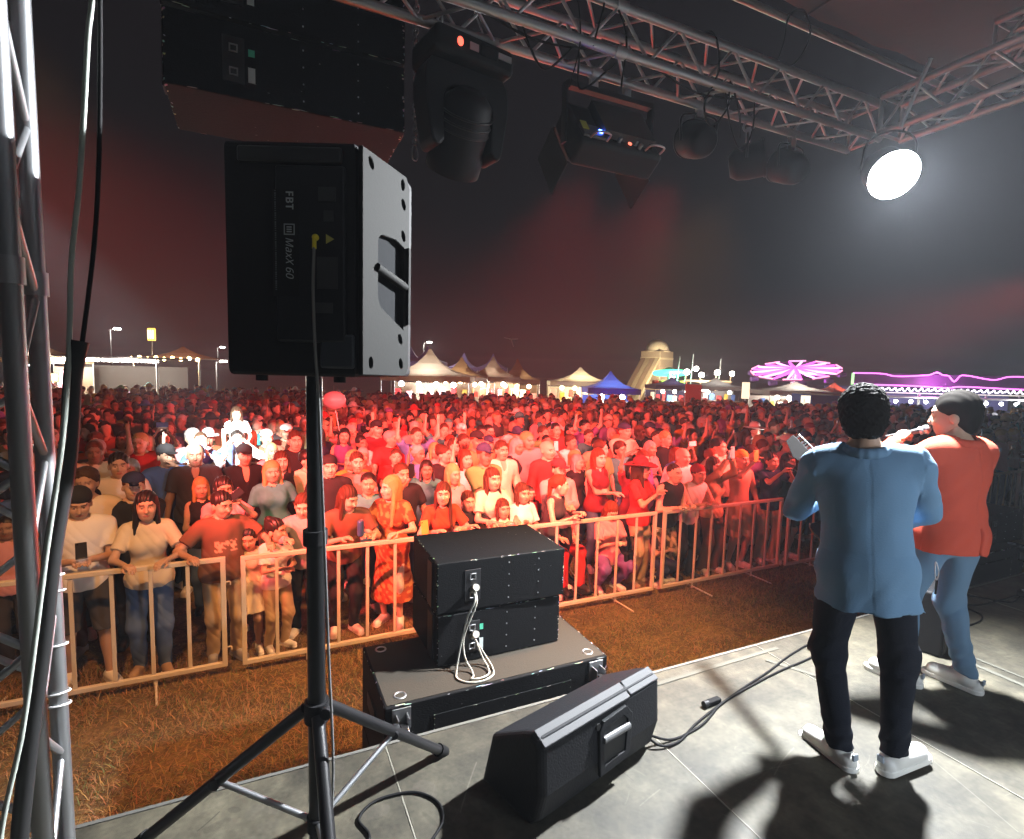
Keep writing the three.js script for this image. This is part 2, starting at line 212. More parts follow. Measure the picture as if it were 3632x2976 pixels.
parCan('round lamp can showing a honeycomb of clear lenses, below truss', S(3.02, 4.42, 2.8), .15, AZ + Math.PI + .75, darkLens);
parCan('last small lamp can on the front truss before the floodlight', S(3.5, 4.48, 2.84), .5, AZ, glow(1, .4, .25, 1.2));
{ // floodlight, facing back over the stage
  const o = thing('floodlight', 'blazing white round floodlight hanging at the truss end', 'stage light', FLOOD.clone()); o.lookAt(FLOOD_TO);
  const g = new THREE.LatheGeometry([[0, -.26], [.09, -.26], [.13, -.2], [.148, -.05], [.152, -.035], [.152, -.022], [.146, -.022], [.144, -.04]].map(([x, y]) => new THREE.Vector2(x, y)), 32); g.rotateX(Math.PI / 2); part(o, 'housing', g, blackPlastic);
  const l = new THREE.CylinderGeometry(.145, .145, .012, 40); l.rotateX(Math.PI / 2); l.translate(0, 0, -.03); part(o, 'lens', l, glow(.95, .98, 1, 120));
  part(o, 'bracket', tube([V(-.15, 0, -.16), V(-.14, .16, -.2), V(0, .22, -.21), V(.14, .16, -.2), V(.15, 0, -.16)], .007, 40, 6), blackMetal);
  part(o, 'hanger', rod(V(0, .25, -.15), V(.06, .6, -.2), .012), aluDull);
}
parCan('black lamp can above the pole loudspeaker out of sight', S(-.9, 4.5, 2.84), .5, AZ, glow(1, .5, .2, 3)); parCan('narrow white lamp can on the truss out of sight', S(-1.6, 4.55, 2.84), .45, AZ, glow(.9, .95, 1, 4)); parCan('added red lamp can at the far end of the truss out of sight', S(-2.1, 4.5, 2.84), .5, AZ, glow(1, .12, .08, 3)); { const o = parCan('added red lamp can on a pole beyond the left picture edge', S(-3.2, 4.45, 2.88), .5, AZ, glow(1, .12, .08, 3)); part(o, 'pole', rod(V(0, .05, 0), V(0, -4.45, 0), .03), aluDull); } { const o = parCan('second added red can on a pole beyond the right picture edge', S(9.9, 4.45, 2.9), .5, AZ, glow(1, .12, .08, 3)); part(o, 'pole', rod(V(0, .05, 0), V(0, -4.45, 0), .03), aluDull); } { const o = parCan('added red lamp can on a pole beyond the right picture edge', S(8.8, 4.45, 2.9), .5, AZ, glow(1, .12, .08, 3)); part(o, 'pole', rod(V(0, .05, 0), V(0, -4.45, 0), .03), aluDull); }  // red cans here are added, unseen, to keep bright red beams out of view
{ // side wash on a stand behind the photographer
  const o = thing('wash_light', 'cool white wash lamp on a stand off to the side', 'stage light', FILL_AT.clone()); o.lookAt(1.6, 1.9, -2.4); part(o, 'housing', rbox(.34, .3, .12, .02, 0, 0, -.08), blackPlastic); part(o, 'led_lens', rbox(.28, .24, .01, .003, 0, 0, -.014), glow(.8, .9, 1, 4)); const s = thing('lamp_stand', 'black tripod lamp stand off to the side', 'stand', V(4.24, 1, 1.0)); part(s, 'pole', rod(V(0, .05, 0), V(0, 1.62, 0), .018), blackMetal); for (let i = 0; i < 3; i++) part(s, 'leg', rod(V(0, .6, 0), V(.45 * Math.cos(i * 2.1), .01, .45 * Math.sin(i * 2.1)), .012), blackMetal);
}
{ // cables on the trusses
  const cab = (label, pts, r = .006, m = rubber, cat = 'cable') => solo('truss_cable', tube(pts, r, 50, 6), m, label, cat);
  cab('thin black cable loop standing up above the truss', [S(3.02, 4.76, 2.62), S(3.0, 4.86, 2.55), S(2.98, 5.0, 2.5), S(3.1, 5.06, 2.5), S(3.2, 4.96, 2.52), S(3.19, 4.84, 2.58), S(3.12, 4.77, 2.62)], .006);
  cab('black cable drooping between moving head and panel lamp', [S(1.2, 4.52, 2.6), S(1.35, 4.34, 2.62), S(1.55, 4.5, 2.62), S(1.62, 4.34, 2.7), S(1.8, 4.48, 2.62)]);
  cab('black cable over the upper chord near the panel lamp', [S(1.62, 4.5, 2.58), S(1.66, 4.66, 2.57), S(1.72, 4.8, 2.6), S(1.82, 4.62, 2.57), S(1.84, 4.36, 2.62)]);
  cab('black cable tangle hanging at the third lamp', [S(2.35, 4.76, 2.62), S(2.44, 4.8, 2.58), S(2.5, 4.6, 2.57), S(2.45, 4.4, 2.62), S(2.55, 4.32, 2.66), S(2.62, 4.42, 2.6), S(2.6, 4.56, 2.58), S(2.72, 4.4, 2.6), S(2.8, 4.3, 2.66)]);
  cab('black power cable looping down from the third lamp', [S(2.58, 4.54, 2.6), S(2.66, 4.3, 2.6), S(2.78, 4.2, 2.62), S(2.86, 4.34, 2.62), S(2.84, 4.52, 2.6)], .005);
  cab('black cable slung along the lower truss chords', [S(-.2, 4.55, 2.6), S(.3, 4.47, 2.6), S(.8, 4.54, 2.6), S(1.3, 4.47, 2.62), S(1.9, 4.53, 2.6), S(2.4, 4.46, 2.62), S(3, 4.53, 2.6), S(3.6, 4.5, 2.6)], .007);
  cab('black safety wire crossing between the two lower chords', [S(1.52, 4.78, 2.6), S(1.54, 4.5, 2.58), S(1.52, 4.3, 2.64)], .004);
}
// ------------------------------------------------------------------ loudspeakers
function plug(o, x, y, z, m) { part(o, 'cable_plug', merge([disc(.019, .05, 14).rotateX(1.2).translate(x, y, z), disc(.024, .014, 14).rotateX(1.3).translate(x, y + .008, z - .02)]), m); }
function arrayBox(label, at, turn, W, H, D, mi, live) { // rear towards +z
  const o = thing('array_speaker', label, 'speaker', at, turn, 'black array cabinets'); const m = chipMats[mi % 3];
  const sh = new THREE.Shape(); sh.moveTo(-D / 2, -H / 2 + .025); sh.lineTo(D / 2, -H / 2); sh.lineTo(D / 2, H / 2); sh.lineTo(-D / 2, H / 2 - .025); sh.closePath();
  const b = rbox(W, H, D, .008); part(o, 'cabinet', b, m);
  for (const y of [-.36, -.12, .12, .36]) for (const x of [.04, .28]) { const s = disc(.004, .004, 8); s.rotateX(Math.PI / 2); s.translate(x * W, y * H, D / 2 + .002); part(o, 'screw', s, aluDull); }
  const pl = part(o, 'rear_panel', rbox(.1, H * .62, .006, .002, -.24 * W, 0, D / 2 + .002), std(.012, .012, .014, .5));
  for (const y of [-.06, .055]) { part(pl, 'socket', new THREE.TorusGeometry(.024, .005, 8, 4, 6.283).rotateZ(.785).translate(-.24 * W, y, D / 2 + .007), std(.3, .3, .31, .4, .6)); }
  for (const s of [-1, 1]) part(o, 'side_rail', rbox(.012, H * .9, .1, .003, s * (W / 2 + .006), 0, D / 2 - .12), blackMetal);
  if (live) { part(o, 'sticker', box(.03, .035, .002, -.17 * W, .05, D / 2 + .002), std(.08, .5, .32, .6)); part(o, 'sticker', box(.033, .075, .002, -.17 * W, -.06, D / 2 + .002), std(.6, .66, .66, .6)); }
  part(o, 'grille', box(W - .04, H - .05, .01, 0, 0, -D / 2 - .004), std(.03, .03, .032, .6));
  return o;
}
for (let i = 0; i < 3; i++) { const o = arrayBox(['lowest flown black array cabinet, red lit beneath, behind the pole loudspeaker', 'middle flown black array cabinet hanging beside the chain', 'topmost flown black array cabinet cut by the picture edge'][i], S(.175, 4.29 + i * .385, 3.47), AZ, 1.18, .365, .52, i, i < 2); o.rotation.order = 'YXZ'; o.rotation.x = -.05 + i * .03; }
{ // hoist chain
  const o = thing('hoist_chain', 'thin steel chain hanging down beside the flown array cabinets', 'chain', S(.81, 4.04, 3.14), AZ); const g = new THREE.TorusGeometry(.0135, .0036, 7, 14); g.scale(1, 1.55, 1);
  for (let i = 0; i < 40; i++) { const l = part(o, 'chain_link', g, alu); l.position.set(.004 * Math.sin(i * .9), .02 + i * .031, .003 * Math.cos(i * 1.3)); l.rotation.y = (i & 1) * 1.4 + i * .07; }
  part(o, 'snap_hook', tube([V(0, .01, 0), V(-.014, -.02, 0), V(-.01, -.08, 0), V(.008, -.085, 0), V(.014, -.03, 0)], .0035, 30, 6, true), alu);
}
const sideGrey = matte(.013, .013, .0125, .8, { bumpMap: grainBump, bumpScale: .0002 });
{ // loudspeaker on its stand, rear to the camera
  const o = thing('pole_speaker', 'tall black loudspeaker with grey side handle on a tripod stand', 'speaker', V(-.655, 2.745, -1.78), 0); const H = .67;
  const sh = new THREE.Shape(); const P = [[-.19, .185], [.188, .185], [.275, -.05], [.285, -.16], [.26, -.2], [-.26, -.2], [-.285, -.16], [-.275, -.05]]; P.forEach(([x, z], i) => i ? sh.lineTo(x, -z) : sh.moveTo(x, -z)); sh.closePath();
  const g = new THREE.ExtrudeGeometry(sh, { depth: H - .04, bevelEnabled: true, bevelSize: .012, bevelThickness: .02, bevelSegments: 3, bevelOffset: -.014 }); g.rotateX(-Math.PI / 2); g.translate(0, .02, 0); part(o, 'cabinet', g, blackPlastic);
  part(o, 'amp_panel', rbox(.2, .5, .022, .008, .06, .35, .185), std(.014, .015, .018, .42, .2)); part(o, 'corner_block', rbox(.1, .1, .03, .008, .135, .075, .178), std(.035, .04, .05, .4)); part(o, 'top_vent', rbox(.3, .045, .02, .008, 0, .63, .183), std(.02, .02, .022, .4));
  part(o, 'foot', merge([disc(.018, .02, 14).translate(.12, -.008, .12), disc(.018, .02, 14).translate(-.12, -.008, .12)]), rubber);
  const lt = canvasTex(256, 1024, (c, w, h) => { c.clearRect(0, 0, w, h); c.fillStyle = '#0b0c0e'; c.fillRect(0, 0, w, h); c.save(); c.translate(w * .62, 0); c.rotate(Math.PI / 2); c.fillStyle = '#aab0b2'; c.textBaseline = 'middle'; c.font = 'bold 104px sans-serif'; c.fillText('FBT', 10, -10); c.strokeStyle = '#9aa2a4'; c.lineWidth = 12; c.strokeRect(330, -52, 96, 96); for (const x of [350, 372, 394]) c.fillRect(x, -28, 12, 50); c.font = 'italic 104px sans-serif'; c.fillText('MaxX 60', 450, -4); c.restore(); c.fillStyle = '#5d6264'; for (let i = 0; i < 46; i++) c.fillRect(20, 10 + i * 21, 16, 9 + (i * 7) % 9); });
  const tp = new THREE.PlaneGeometry(.075, .3); part(o, 'lettering', tp.translate(-.008, .38, .1995), new THREE.MeshStandardMaterial({ map: lt, roughness: .5 }));
  for (const [x, y, w, h] of [[.11, .52, .05, .04], [.115, .46, .03, .03], [.11, .3, .06, .09], [.1, .2, .05, .03]]) part(o, 'amp_label', box(w, h, .002, x, y, .197), std(.035, .035, .038, .5));
  // light side: a panel with a handle opening and screw pockets
  const side = new THREE.Group(); side.name = 'side_panel'; o.add(side); const L = .252; side.position.set(.196, 0, .178); side.rotation.y = Math.atan2(.235, .087);
  const ps = new THREE.Shape(); ps.moveTo(0, .01); ps.lineTo(L - .02, .006); ps.lineTo(L, .03); ps.lineTo(L, H - .05); ps.lineTo(L - .02, H - .02); ps.lineTo(0, H - .01); ps.closePath();
  const hole = new THREE.Path(); hole.moveTo(.075, .26); hole.quadraticCurveTo(.075, .225, .1, .212); hole.lineTo(L - .03, .155); hole.lineTo(L - .03, .425); hole.lineTo(L - .08, .44); hole.lineTo(.1, .438); hole.quadraticCurveTo(.075, .43, .075, .41); hole.closePath(); ps.holes.push(hole);
  for (const [x, y, a] of [[.04, .628, .5], [L - .04, .62, 0], [L - .035, .56, .5], [L - .035, .46, .4], [L - .05, .125, .5], [L - .045, .045, .3], [.04, .045, 0]]) { const h = new THREE.Path(); h.absellipse(x, y, .012, .019, 0, 6.283, false, a); ps.holes.push(h); }
  part(side, 'panel', new THREE.ExtrudeGeometry(ps, { depth: .012, bevelEnabled: true, bevelSize: .002, bevelThickness: .002, bevelSegments: 1 }), sideGrey);
  part(side, 'handle_well', box(.15, .28, .03, .15, .3, -.019), matte(.012, .013, .015, .95)); part(side, 'handle_bar', rod(V(.07, .335, .012), V(L - .02, .298, .012), .014, .014, 14), sideGrey); part(side, 'rib', box(.012, .25, .01, L - .012, .3, .02), sideGrey);
  part(o, 'cable_plug', merge([new THREE.SphereGeometry(.01, 12, 8).translate(.082, .395, .213), disc(.006, .026, 10).translate(.082, .375, .222)]), std(.75, .62, .03, .5)); part(o, 'warning_mark', new THREE.CircleGeometry(.016, 3).translate(.115, .395, .1985), std(.5, .45, .1, .6));
  solo('speaker_cable', tube([V(-.573, 3.11, -1.556), V(-.578, 3.0, -1.56), V(-.576, 2.8, -1.57), V(-.572, 2.72, -1.575), V(-.575, 2.55, -1.6), V(-.585, 2.2, -1.66), V(-.58, 1.8, -1.68), V(-.565, 1.62, -1.66), V(-.555, 1.45, -1.64), V(-.56, 1.25, -1.62), V(-.6, 1.02, -1.6)], .0045, 90, 8), std(.16, .16, .16, .5), 'grey cable hanging from yellow plug on the pole loudspeaker', 'cable');
}
{ // its tripod stand
  const o = thing('speaker_stand', 'black tripod stand carrying the tall loudspeaker', 'stand', V(-.655, 1.0, -1.77), 0);
  part(o, 'pole', merge([rod(V(0, .1, 0), V(0, 1.2, 0), .0295, .0295, 20), rod(V(0, 1.2, 0), V(0, 1.76, 0), .026, .026, 20)]), std(.014, .015, .017, .32, .4)); for (const [rr, hh, yy] of [[.042, .07, .58], [.04, .05, 1.2], [.036, .05, .16]]) part(o, 'collar', disc(rr, hh, 20).translate(0, yy, 0), blackPlastic); part(o, 'clamp_knob', merge([rod(V(0, .6, 0), V(.05, .6, .04), .008), disc(.02, .02, 12).rotateX(1.57).translate(.05, .6, .045)]), blackPlastic);
  for (const [x, z] of [[.375, -.56], [-.672, -.045], [.297, .604]]) { const e = V(x, .012, z), k = V(x * .06, .58, z * .06), l = part(o, 'leg', rod(k, e, .0215, .0215, 14), std(.016, .016, .018, .4, .3)); part(l, 'rubber_foot', rod(e.clone().lerp(k, .05), e.clone().lerp(k, -.02), .028, .026, 12), rubber); const b0 = V(x * .05, .17, z * .05), b1 = e.clone().lerp(k, .48); part(o, 'brace', rod(b0, b1, .011, .011, 10), alu); part(o, 'brace_joint', disc(.02, .05, 12).rotateX(1.57).translate(b1.x, b1.y, b1.z), blackPlastic); }
}
// straps and cables down the tower
solo('cord', tube([V(-.955, 3.9, -1.3), V(-.965, 3.5, -1.3), V(-.985, 3.1, -1.29), V(-1.02, 2.74, -1.26)], .005, 60, 6), rubber, 'thin black cord hanging above the cable loom', 'cable');
solo('cable_loom', tube([V(-1.02, 2.82, -1.27), V(-1.03, 2.75, -1.26), V(-1.045, 2.55, -1.25), V(-1.085, 2.32, -1.24), V(-1.12, 2.1, -1.24), V(-1.165, 1.8, -1.23), V(-1.2, 1.5, -1.22), V(-1.22, 1.05, -1.2)], .0185, 120, 10), std(.013, .013, .014, .6), 'thick black cable loom hanging down past the truss tower', 'cable');
solo('power_cable', tube([V(-.985, 3.8, -1.3), V(-.98, 3.59, -1.3), V(-.99, 3.53, -1.3), V(-1.01, 3.34, -1.3), V(-1.03, 3.17, -1.3), V(-1.055, 3.01, -1.3), V(-1.03, 2.8, -1.25), V(-1.02, 2.61, -1.21), V(-1.065, 2.33, -1.2), V(-1.13, 1.91, -1.185), V(-1.19, 1.61, -1.17), V(-1.2, 1.02, -1.15)], .0058, 120, 8), std(.36, .4, .36, .5), 'pale grey cable wavering down beside the black loom', 'cable');
// subwoofers below the stage front with two array cabinets on top
function caster(o, x, y, z) { const c = part(o, 'caster_plate', rbox(.1, .12, .008, .002, x, y, z + .004), alu); part(o, 'caster_fork', merge([box(.006, .1, .06, x - .028, y - .02, z + .035), box(.006, .1, .06, x + .028, y - .02, z + .035)]), alu); const w = disc(.045, .035, 24); w.rotateZ(Math.PI / 2); w.translate(x, y - .045, z + .06); part(o, 'caster_wheel', w, rubber); const t = new THREE.TorusGeometry(.034, .004, 8, 24); t.rotateY(Math.PI / 2); t.translate(x + .019, y - .045, z + .06); part(o, 'wheel_rim', t, alu); const b = disc(.01, .05, 10); b.rotateZ(Math.PI / 2); b.translate(x, y - .045, z + .06); part(o, 'axle', b, alu); }
const dustTop = matte(.05, .042, .033, .9, { bumpMap: grainBump, bumpScale: .001 });
function subwoofer(label, at, turn, W, H, D, mi) { const o = thing('subwoofer', label, 'speaker', at, turn, 'black subwoofers'); part(o, 'cabinet', rbox(W, H, D, .012, 0, H / 2, 0), chipMats[mi]); part(o, 'top_panel', rbox(W - .03, .004, D - .03, .0015, 0, H + .001, 0), dustTop); for (const x of [-1, 1]) caster(o, x * (W / 2 - .09), H - .075, D / 2); for (const x of [-1, 1]) for (const z of [-1, 1]) { const t = new THREE.TorusGeometry(.03, .006, 8, 20); t.rotateX(Math.PI / 2); t.translate(x * (W / 2 - .1), H + .002, z * (D / 2 - .08)); part(o, 'stacking_cup', t, aluDull); } part(o, 'rear_hatch', rbox(W * .62, H * .5, .006, .002, 0, H * .55, D / 2 + .002), chipMats[(mi + 1) % 3]); for (const s of [-1, 1]) part(o, 'side_handle', rbox(.012, .09, .22, .004, s * (W / 2 + .004), H * .6, 0), std(.01, .01, .01, .6)); part(o, 'grille', box(W - .06, H - .06, .012, 0, H / 2, -D / 2 - .006), std(.03, .03, .03, .7)); return o; }
subwoofer('lower black subwoofer standing in the grass below the stage edge', S(1.25, 0, 3.01), AZ, 1.4, .5, .68, 0);
subwoofer('upper black subwoofer with steel casters level with the stage edge', S(1.25, .502, 3.0), AZ, 1.4, .5, .68, 1);
{
  arrayBox('lower of two black cabinets stacked on the subwoofer', S(1.325, 1.165, 3.2), AZ + .01, .83, .31, .56, 1, true);
  arrayBox('upper of two black cabinets stacked on the subwoofer, before the barrier', S(1.335, 1.487, 3.2), AZ - .02, .85, .31, .58, 2, false);
  const m = std(.42, .41, .36, .6), o = thing('speaker_lead', 'looped white speaker leads plugged into the stacked cabinets', 'cable', S(0, 0, 0), AZ); const N = (t, y, n) => V(t, y, -n);
  const loops = [[[1.125, 1.455, 2.88], [1.12, 1.42, 2.85], [1.08, 1.32, 2.86], [1.045, 1.18, 2.86], [1.02, 1.07, 2.85], [1.0, 1.018, 2.82], [.985, 1.012, 2.77], [1.01, 1.012, 2.72], [1.06, 1.012, 2.69], [1.13, 1.012, 2.69], [1.19, 1.012, 2.72], [1.215, 1.014, 2.79], [1.2, 1.05, 2.85], [1.16, 1.12, 2.87], [1.13, 1.17, 2.88]], [[1.135, 1.455, 2.88], [1.13, 1.4, 2.85], [1.09, 1.3, 2.85], [1.055, 1.18, 2.86], [1.06, 1.08, 2.84], [1.085, 1.022, 2.8], [1.08, 1.013, 2.75], [1.055, 1.022, 2.715], [1.1, 1.022, 2.7], [1.16, 1.022, 2.72], [1.185, 1.02, 2.78], [1.175, 1.05, 2.84], [1.15, 1.12, 2.86], [1.14, 1.16, 2.88]]];
  for (const l of loops) part(o, 'lead', tube(l.map(p => N(...p)), .0058, 140, 7), m); for (const [t, y] of [[1.128, 1.475], [1.133, 1.185]]) { const g = disc(.021, .07, 14); g.rotateX(1.0); g.translate(t, y, -2.885); part(o, 'plug', g, std(.3, .29, .26, .5)); }
}
{ // stage monitor lying on its side
  const o = thing('stage_monitor', 'black wedge stage monitor with carrying handle on the deck', 'speaker', V(.15, 1.0, -1.89), .707); const L = .77;
  const prof = [[0, .07], [.04, .03], [.16, 0], [.345, .012], [.378, .035], [.388, .075], [.36, .13], [.24, .32], [.0, .38]]; // y, depth
  const sh = new THREE.Shape(); prof.forEach(([y, d], i) => i ? sh.lineTo(d, y) : sh.moveTo(d, y)); sh.closePath();
  const g = new THREE.ExtrudeGeometry(sh, { depth: L - .06, bevelEnabled: true, bevelSize: .03, bevelThickness: .03, bevelSegments: 4, bevelOffset: -.03 }); g.rotateY(Math.PI / 2); g.translate(.03, 0, 0);
  const m = matte(.014, .0145, .017, .62, { bumpMap: grainBump, bumpScale: .0008 }); part(o, 'cabinet', g, m);
  const strip = matte(.07, .07, .075, .6); part(o, 'baffle_edge', rbox(L * .68, .014, .075, .005).rotateX(.5).translate(L * .36, .371, -.042), strip); part(o, 'edge_clip', rbox(L * .27, .014, .07, .005).rotateX(.5).translate(L * .845, .373, -.044), strip);
  const a = Math.atan2(.2, .175), h = new THREE.Group(); h.name = 'handle_recess'; o.add(h); h.position.set(L * .56, .215, -.004); h.rotation.x = -.06; h.scale.set(1.15, 1.2, 1);
  part(h, 'well', rbox(.15, .16, .02, .009, 0, 0, -.003), std(.006, .006, .007, .6)); part(h, 'frame', (() => { const s = new THREE.Shape(); s.moveTo(-.09, -.095); s.lineTo(.075, -.085); s.lineTo(.095, .06); s.lineTo(.06, .098); s.lineTo(-.07, .09); s.lineTo(-.092, .06); s.closePath(); const k = new THREE.Path(); k.moveTo(-.07, -.07); k.lineTo(.055, -.065); k.lineTo(.072, .05); k.lineTo(.045, .075); k.lineTo(-.055, .07); k.lineTo(-.072, .05); k.closePath(); s.holes.push(k); return new THREE.ExtrudeGeometry(s, { depth: .012, bevelEnabled: true, bevelSize: .003, bevelThickness: .003, bevelSegments: 2 }); })(), m); part(h, 'handle', rod(V(-.075, .028, .014), V(.075, .022, .014), .013, .013, 12), std(.12, .12, .125, .4));
  part(o, 'screw_pocket', disc(.014, .012, 12).rotateX(1.5).translate(L * .42, .31, -.008), std(.01, .01, .01, .5)); for (const x of [.14, .62]) part(o, 'foot', disc(.016, .012, 10).translate(x, .004, -.12), rubber);
}
// cables lying on the deck
{
  const F = 1.0075, C = (label, pts, r = .006) => solo('stage_cable', tube(pts.map(([x, z, y]) => V(x, y || F, z)), r, 120, 7), rubber, label, 'cable');
  C('black cable running from the wedge monitor across to the singers', [[.66, -2.4, 1.09], [.73, -2.43, 1.04], [.82, -2.46], [1.0, -2.57], [1.16, -2.74], [1.34, -2.88], [1.65, -3.09], [1.95, -3.27], [2.1, -3.4], [2.24, -3.56]]);
  C('second black cable beside it ending in a plug adapter', [[.67, -2.43, 1.06], [.74, -2.4, 1.02], [.84, -2.44], [.98, -2.585], [1.31, -2.87], [1.59, -3.09], [1.8, -3.27], [2.0, -3.42], [2.15, -3.52], [2.4, -3.6]]);
  C('black cable loop on the deck beside the tripod foot', [[-.5, -1.8], [-.5, -1.88], [-.56, -1.95], [-.53, -2.03], [-.44, -2.08], [-.35, -2.09], [-.26, -2.04], [-.23, -1.96], [-.25, -1.89], [-.3, -1.8]]);
  C('black cable across the deck behind the orange jacket singer', [[3.4, -4.4], [3.79, -4.34], [3.92, -4.28], [4.02, -4.22], [4.12, -4.22], [4.28, -4.33], [4.5, -4.4]]);
  C('black cable crossing to the right deck edge', [[3.2, -4.08], [3.6, -4.12], [3.8, -4.15], [4.07, -4.26], [4.35, -4.39]]);
  C('black cable curling back around the singers feet', [[3.3, -4.0], [3.58, -4.09], [3.63, -3.97], [3.54, -3.86], [3.31, -3.74], [3.04, -3.58], [2.84, -3.49], [2.6, -3.55], [2.75, -3.65], [3.0, -3.62]]);
  const ad = thing('plug_adapter', 'small black plug adapter lying on the deck cable', 'plug', V(1.13, 1.0, -2.76), .5); part(ad, 'shell', rbox(.1, .028, .034, .006, 0, .016, 0), rubber); part(ad, 'ring', disc(.018, .03, 12).rotateZ(1.57).translate(-.055, .018, 0), blackMetal);
  const a2 = thing('plug_adapter', 'black connector block with white stripe at the stage edge', 'plug', V(2.02, 1.0, -3.37), .2); part(a2, 'shell', rbox(.07, .05, .05, .006, 0, .027, 0), rubber); part(a2, 'stripe', box(.074, .012, .012, 0, .04, .02), std(.6, .6, .58, .6));
  const a3 = thing('plug_adapter', 'black multi-way socket on the deck at the right picture edge', 'plug', V(4.36, 1.0, -4.36), .3); part(a3, 'shell', rbox(.16, .05, .06, .006, 0, .027, 0), rubber); part(a3, 'socket', merge([-.04, .0, .04].map(x => disc(.015, .006, 12).translate(x, .055, 0))), std(.3, .3, .3, .5));
  const w2 = thing('stage_monitor', 'black monitor box standing behind the orange jacket singers legs', 'speaker', S(4.05, 1.0, 2.0), AZ + .3); part(w2, 'cabinet', rbox(.34, .42, .3, .02, 0, .21, 0), blackPlastic); part(w2, 'grille', box(.3, .36, .01, 0, .21, .154), std(.03, .03, .032, .7)); part(w2, 'handle', box(.1, .03, .01, 0, .37, .162), aluDull);
  subwoofer('black subwoofer beyond the deck behind the orange jacket singer', S(6.6, 0, 3.1), AZ, 1.4, .55, .7, 2); subwoofer('upper black subwoofer at the right picture edge', S(6.7, .552, 3.1), AZ, 1.4, .5, .7, 0);
  arrayBox('black cabinet on the far subwoofers at the right picture edge', S(7.2, 1.225, 3.15), AZ, .83, .33, .56, 1, false);
}
// ------------------------------------------------------------------ crowd barriers
{
  const m = std(.68, .62, .5, .5, .05, { bumpMap: grainBump, bumpScale: .0006 }); const W = 2.2, Hh = 1.06, y0 = .1, sq = .04;
  const rail = rbox(W, sq, sq, .006), post = rbox(sq, Hh - y0, sq, .006), bar = rbox(.03, Hh - y0 - sq, .018, .004);
  const names = ['barrier panel behind the truss tower at the left picture edge', 'steel barrier panel at the tripod stand, children behind it', 'steel barrier panel behind the stacked speaker cabinets', 'steel barrier panel with leaning arms next to the blue jacket guitarist', 'steel barrier panel partly hidden by the blue jacket guitarist', 'far steel barrier panel between the two performers', 'far steel barrier panel right of the orange jacket singer', 'farthest steel barrier panel at the right picture edge'];
  const at = [[-1.41, 2.24, 5.19], [.9, 2.26, 5.17], [3.27, 2.32, 5.14], [5.58, 2.2, 5.13], [7.83, 2.2, 5.1], [10.1, 2.2, 5.15], [12.4, 2.2, 5.2], [14.7, 2.2, 5.3]];
  const r = rng(5);
  at.forEach(([t, w, n], i) => {
    const o = thing('crowd_barrier', names[i], 'barrier', S(t, 0, n), AZ + (r() - .5) * .03, 'crowd barriers along the pit'); const k = (w - .06) / W;
    const a = part(o, 'top_rail', rail, m); a.position.y = Hh; a.scale.x = k; const b = part(o, 'bottom_rail', rail, m); b.position.y = y0; b.scale.x = k;
    for (const s of [-1, 1]) { const p = part(o, 'post', post, m); p.position.set(s * (W * k - sq) / 2, (Hh + y0) / 2, 0); }
    for (let j = 1; j < 8; j++) { const p = part(o, 'bar', bar, m); p.position.set((j / 8 - .5) * (W * k - sq), (Hh + y0) / 2, 0); }
    for (const s of [-1, 1]) { const x = s * .25 * W * k; part(o, 'foot', merge([box(.03, .1, .008, x, .06, 0), rod(V(x, .03, 0), V(x + .05, .008, .3), .009), rod(V(x, .03, 0), V(x + .02, .008, -.3), .009)]), m); }
    for (const y of [.25, .85]) part(o, 'hook', tube([V(W * k / 2, y, 0), V(W * k / 2 + .03, y, 0), V(W * k / 2 + .035, y - .03, 0)], .006, 12, 6), m);
  });
}
// ------------------------------------------------------------------ people: distance fields meshed by surface nets
const smin = (a, b, k) => { const h = Math.max(k - Math.abs(a - b), 0) / k; return Math.min(a, b) - h * h * k * .25; };
const smax = (a, b, k) => -smin(-a, -b, k);
function cap(a, b, ra, rb = ra) { const bx = b.x - a.x, by = b.y - a.y, bz = b.z - a.z, q = 1 / (bx * bx + by * by + bz * bz + 1e-12), { x: ax, y: ay, z: az } = a; return (x, y, z) => { x -= ax; y -= ay; z -= az; let h = (x * bx + y * by + z * bz) * q; h = h < 0 ? 0 : h > 1 ? 1 : h; x -= bx * h; y -= by * h; z -= bz * h; return Math.sqrt(x * x + y * y + z * z) - ra - (rb - ra) * h; }; }
function ell(cx, cy, cz, rx, ry, rz) { const ix = 1 / rx, iy = 1 / ry, iz = 1 / rz, m = Math.min(rx, ry, rz); return (x, y, z) => { x = (x - cx) * ix; y = (y - cy) * iy; z = (z - cz) * iz; const k0 = Math.sqrt(x * x + y * y + z * z); if (k0 < 1e-4) return -m; const a = x * ix, b = y * iy, c = z * iz; return k0 * (k0 - 1) / Math.sqrt(a * a + b * b + c * c); }; }
const blend = (fs, k) => { const n = fs.length; return (x, y, z) => { let d = fs[0](x, y, z); for (let i = 1; i < n; i++) d = smin(d, fs[i](x, y, z), k); return d; }; };
const union = fs => (x, y, z) => { let d = 9; for (const f of fs) { const e = f(x, y, z); if (e < d) d = e; } return d; };
const inflate = (f, r) => (x, y, z) => f(x, y, z) - r;
const inFrame = (f, m4) => { const e = m4.clone().invert().elements; return (x, y, z) => f(e[0] * x + e[4] * y + e[8] * z + e[12], e[1] * x + e[5] * y + e[9] * z + e[13], e[2] * x + e[6] * y + e[10] * z + e[14]); };
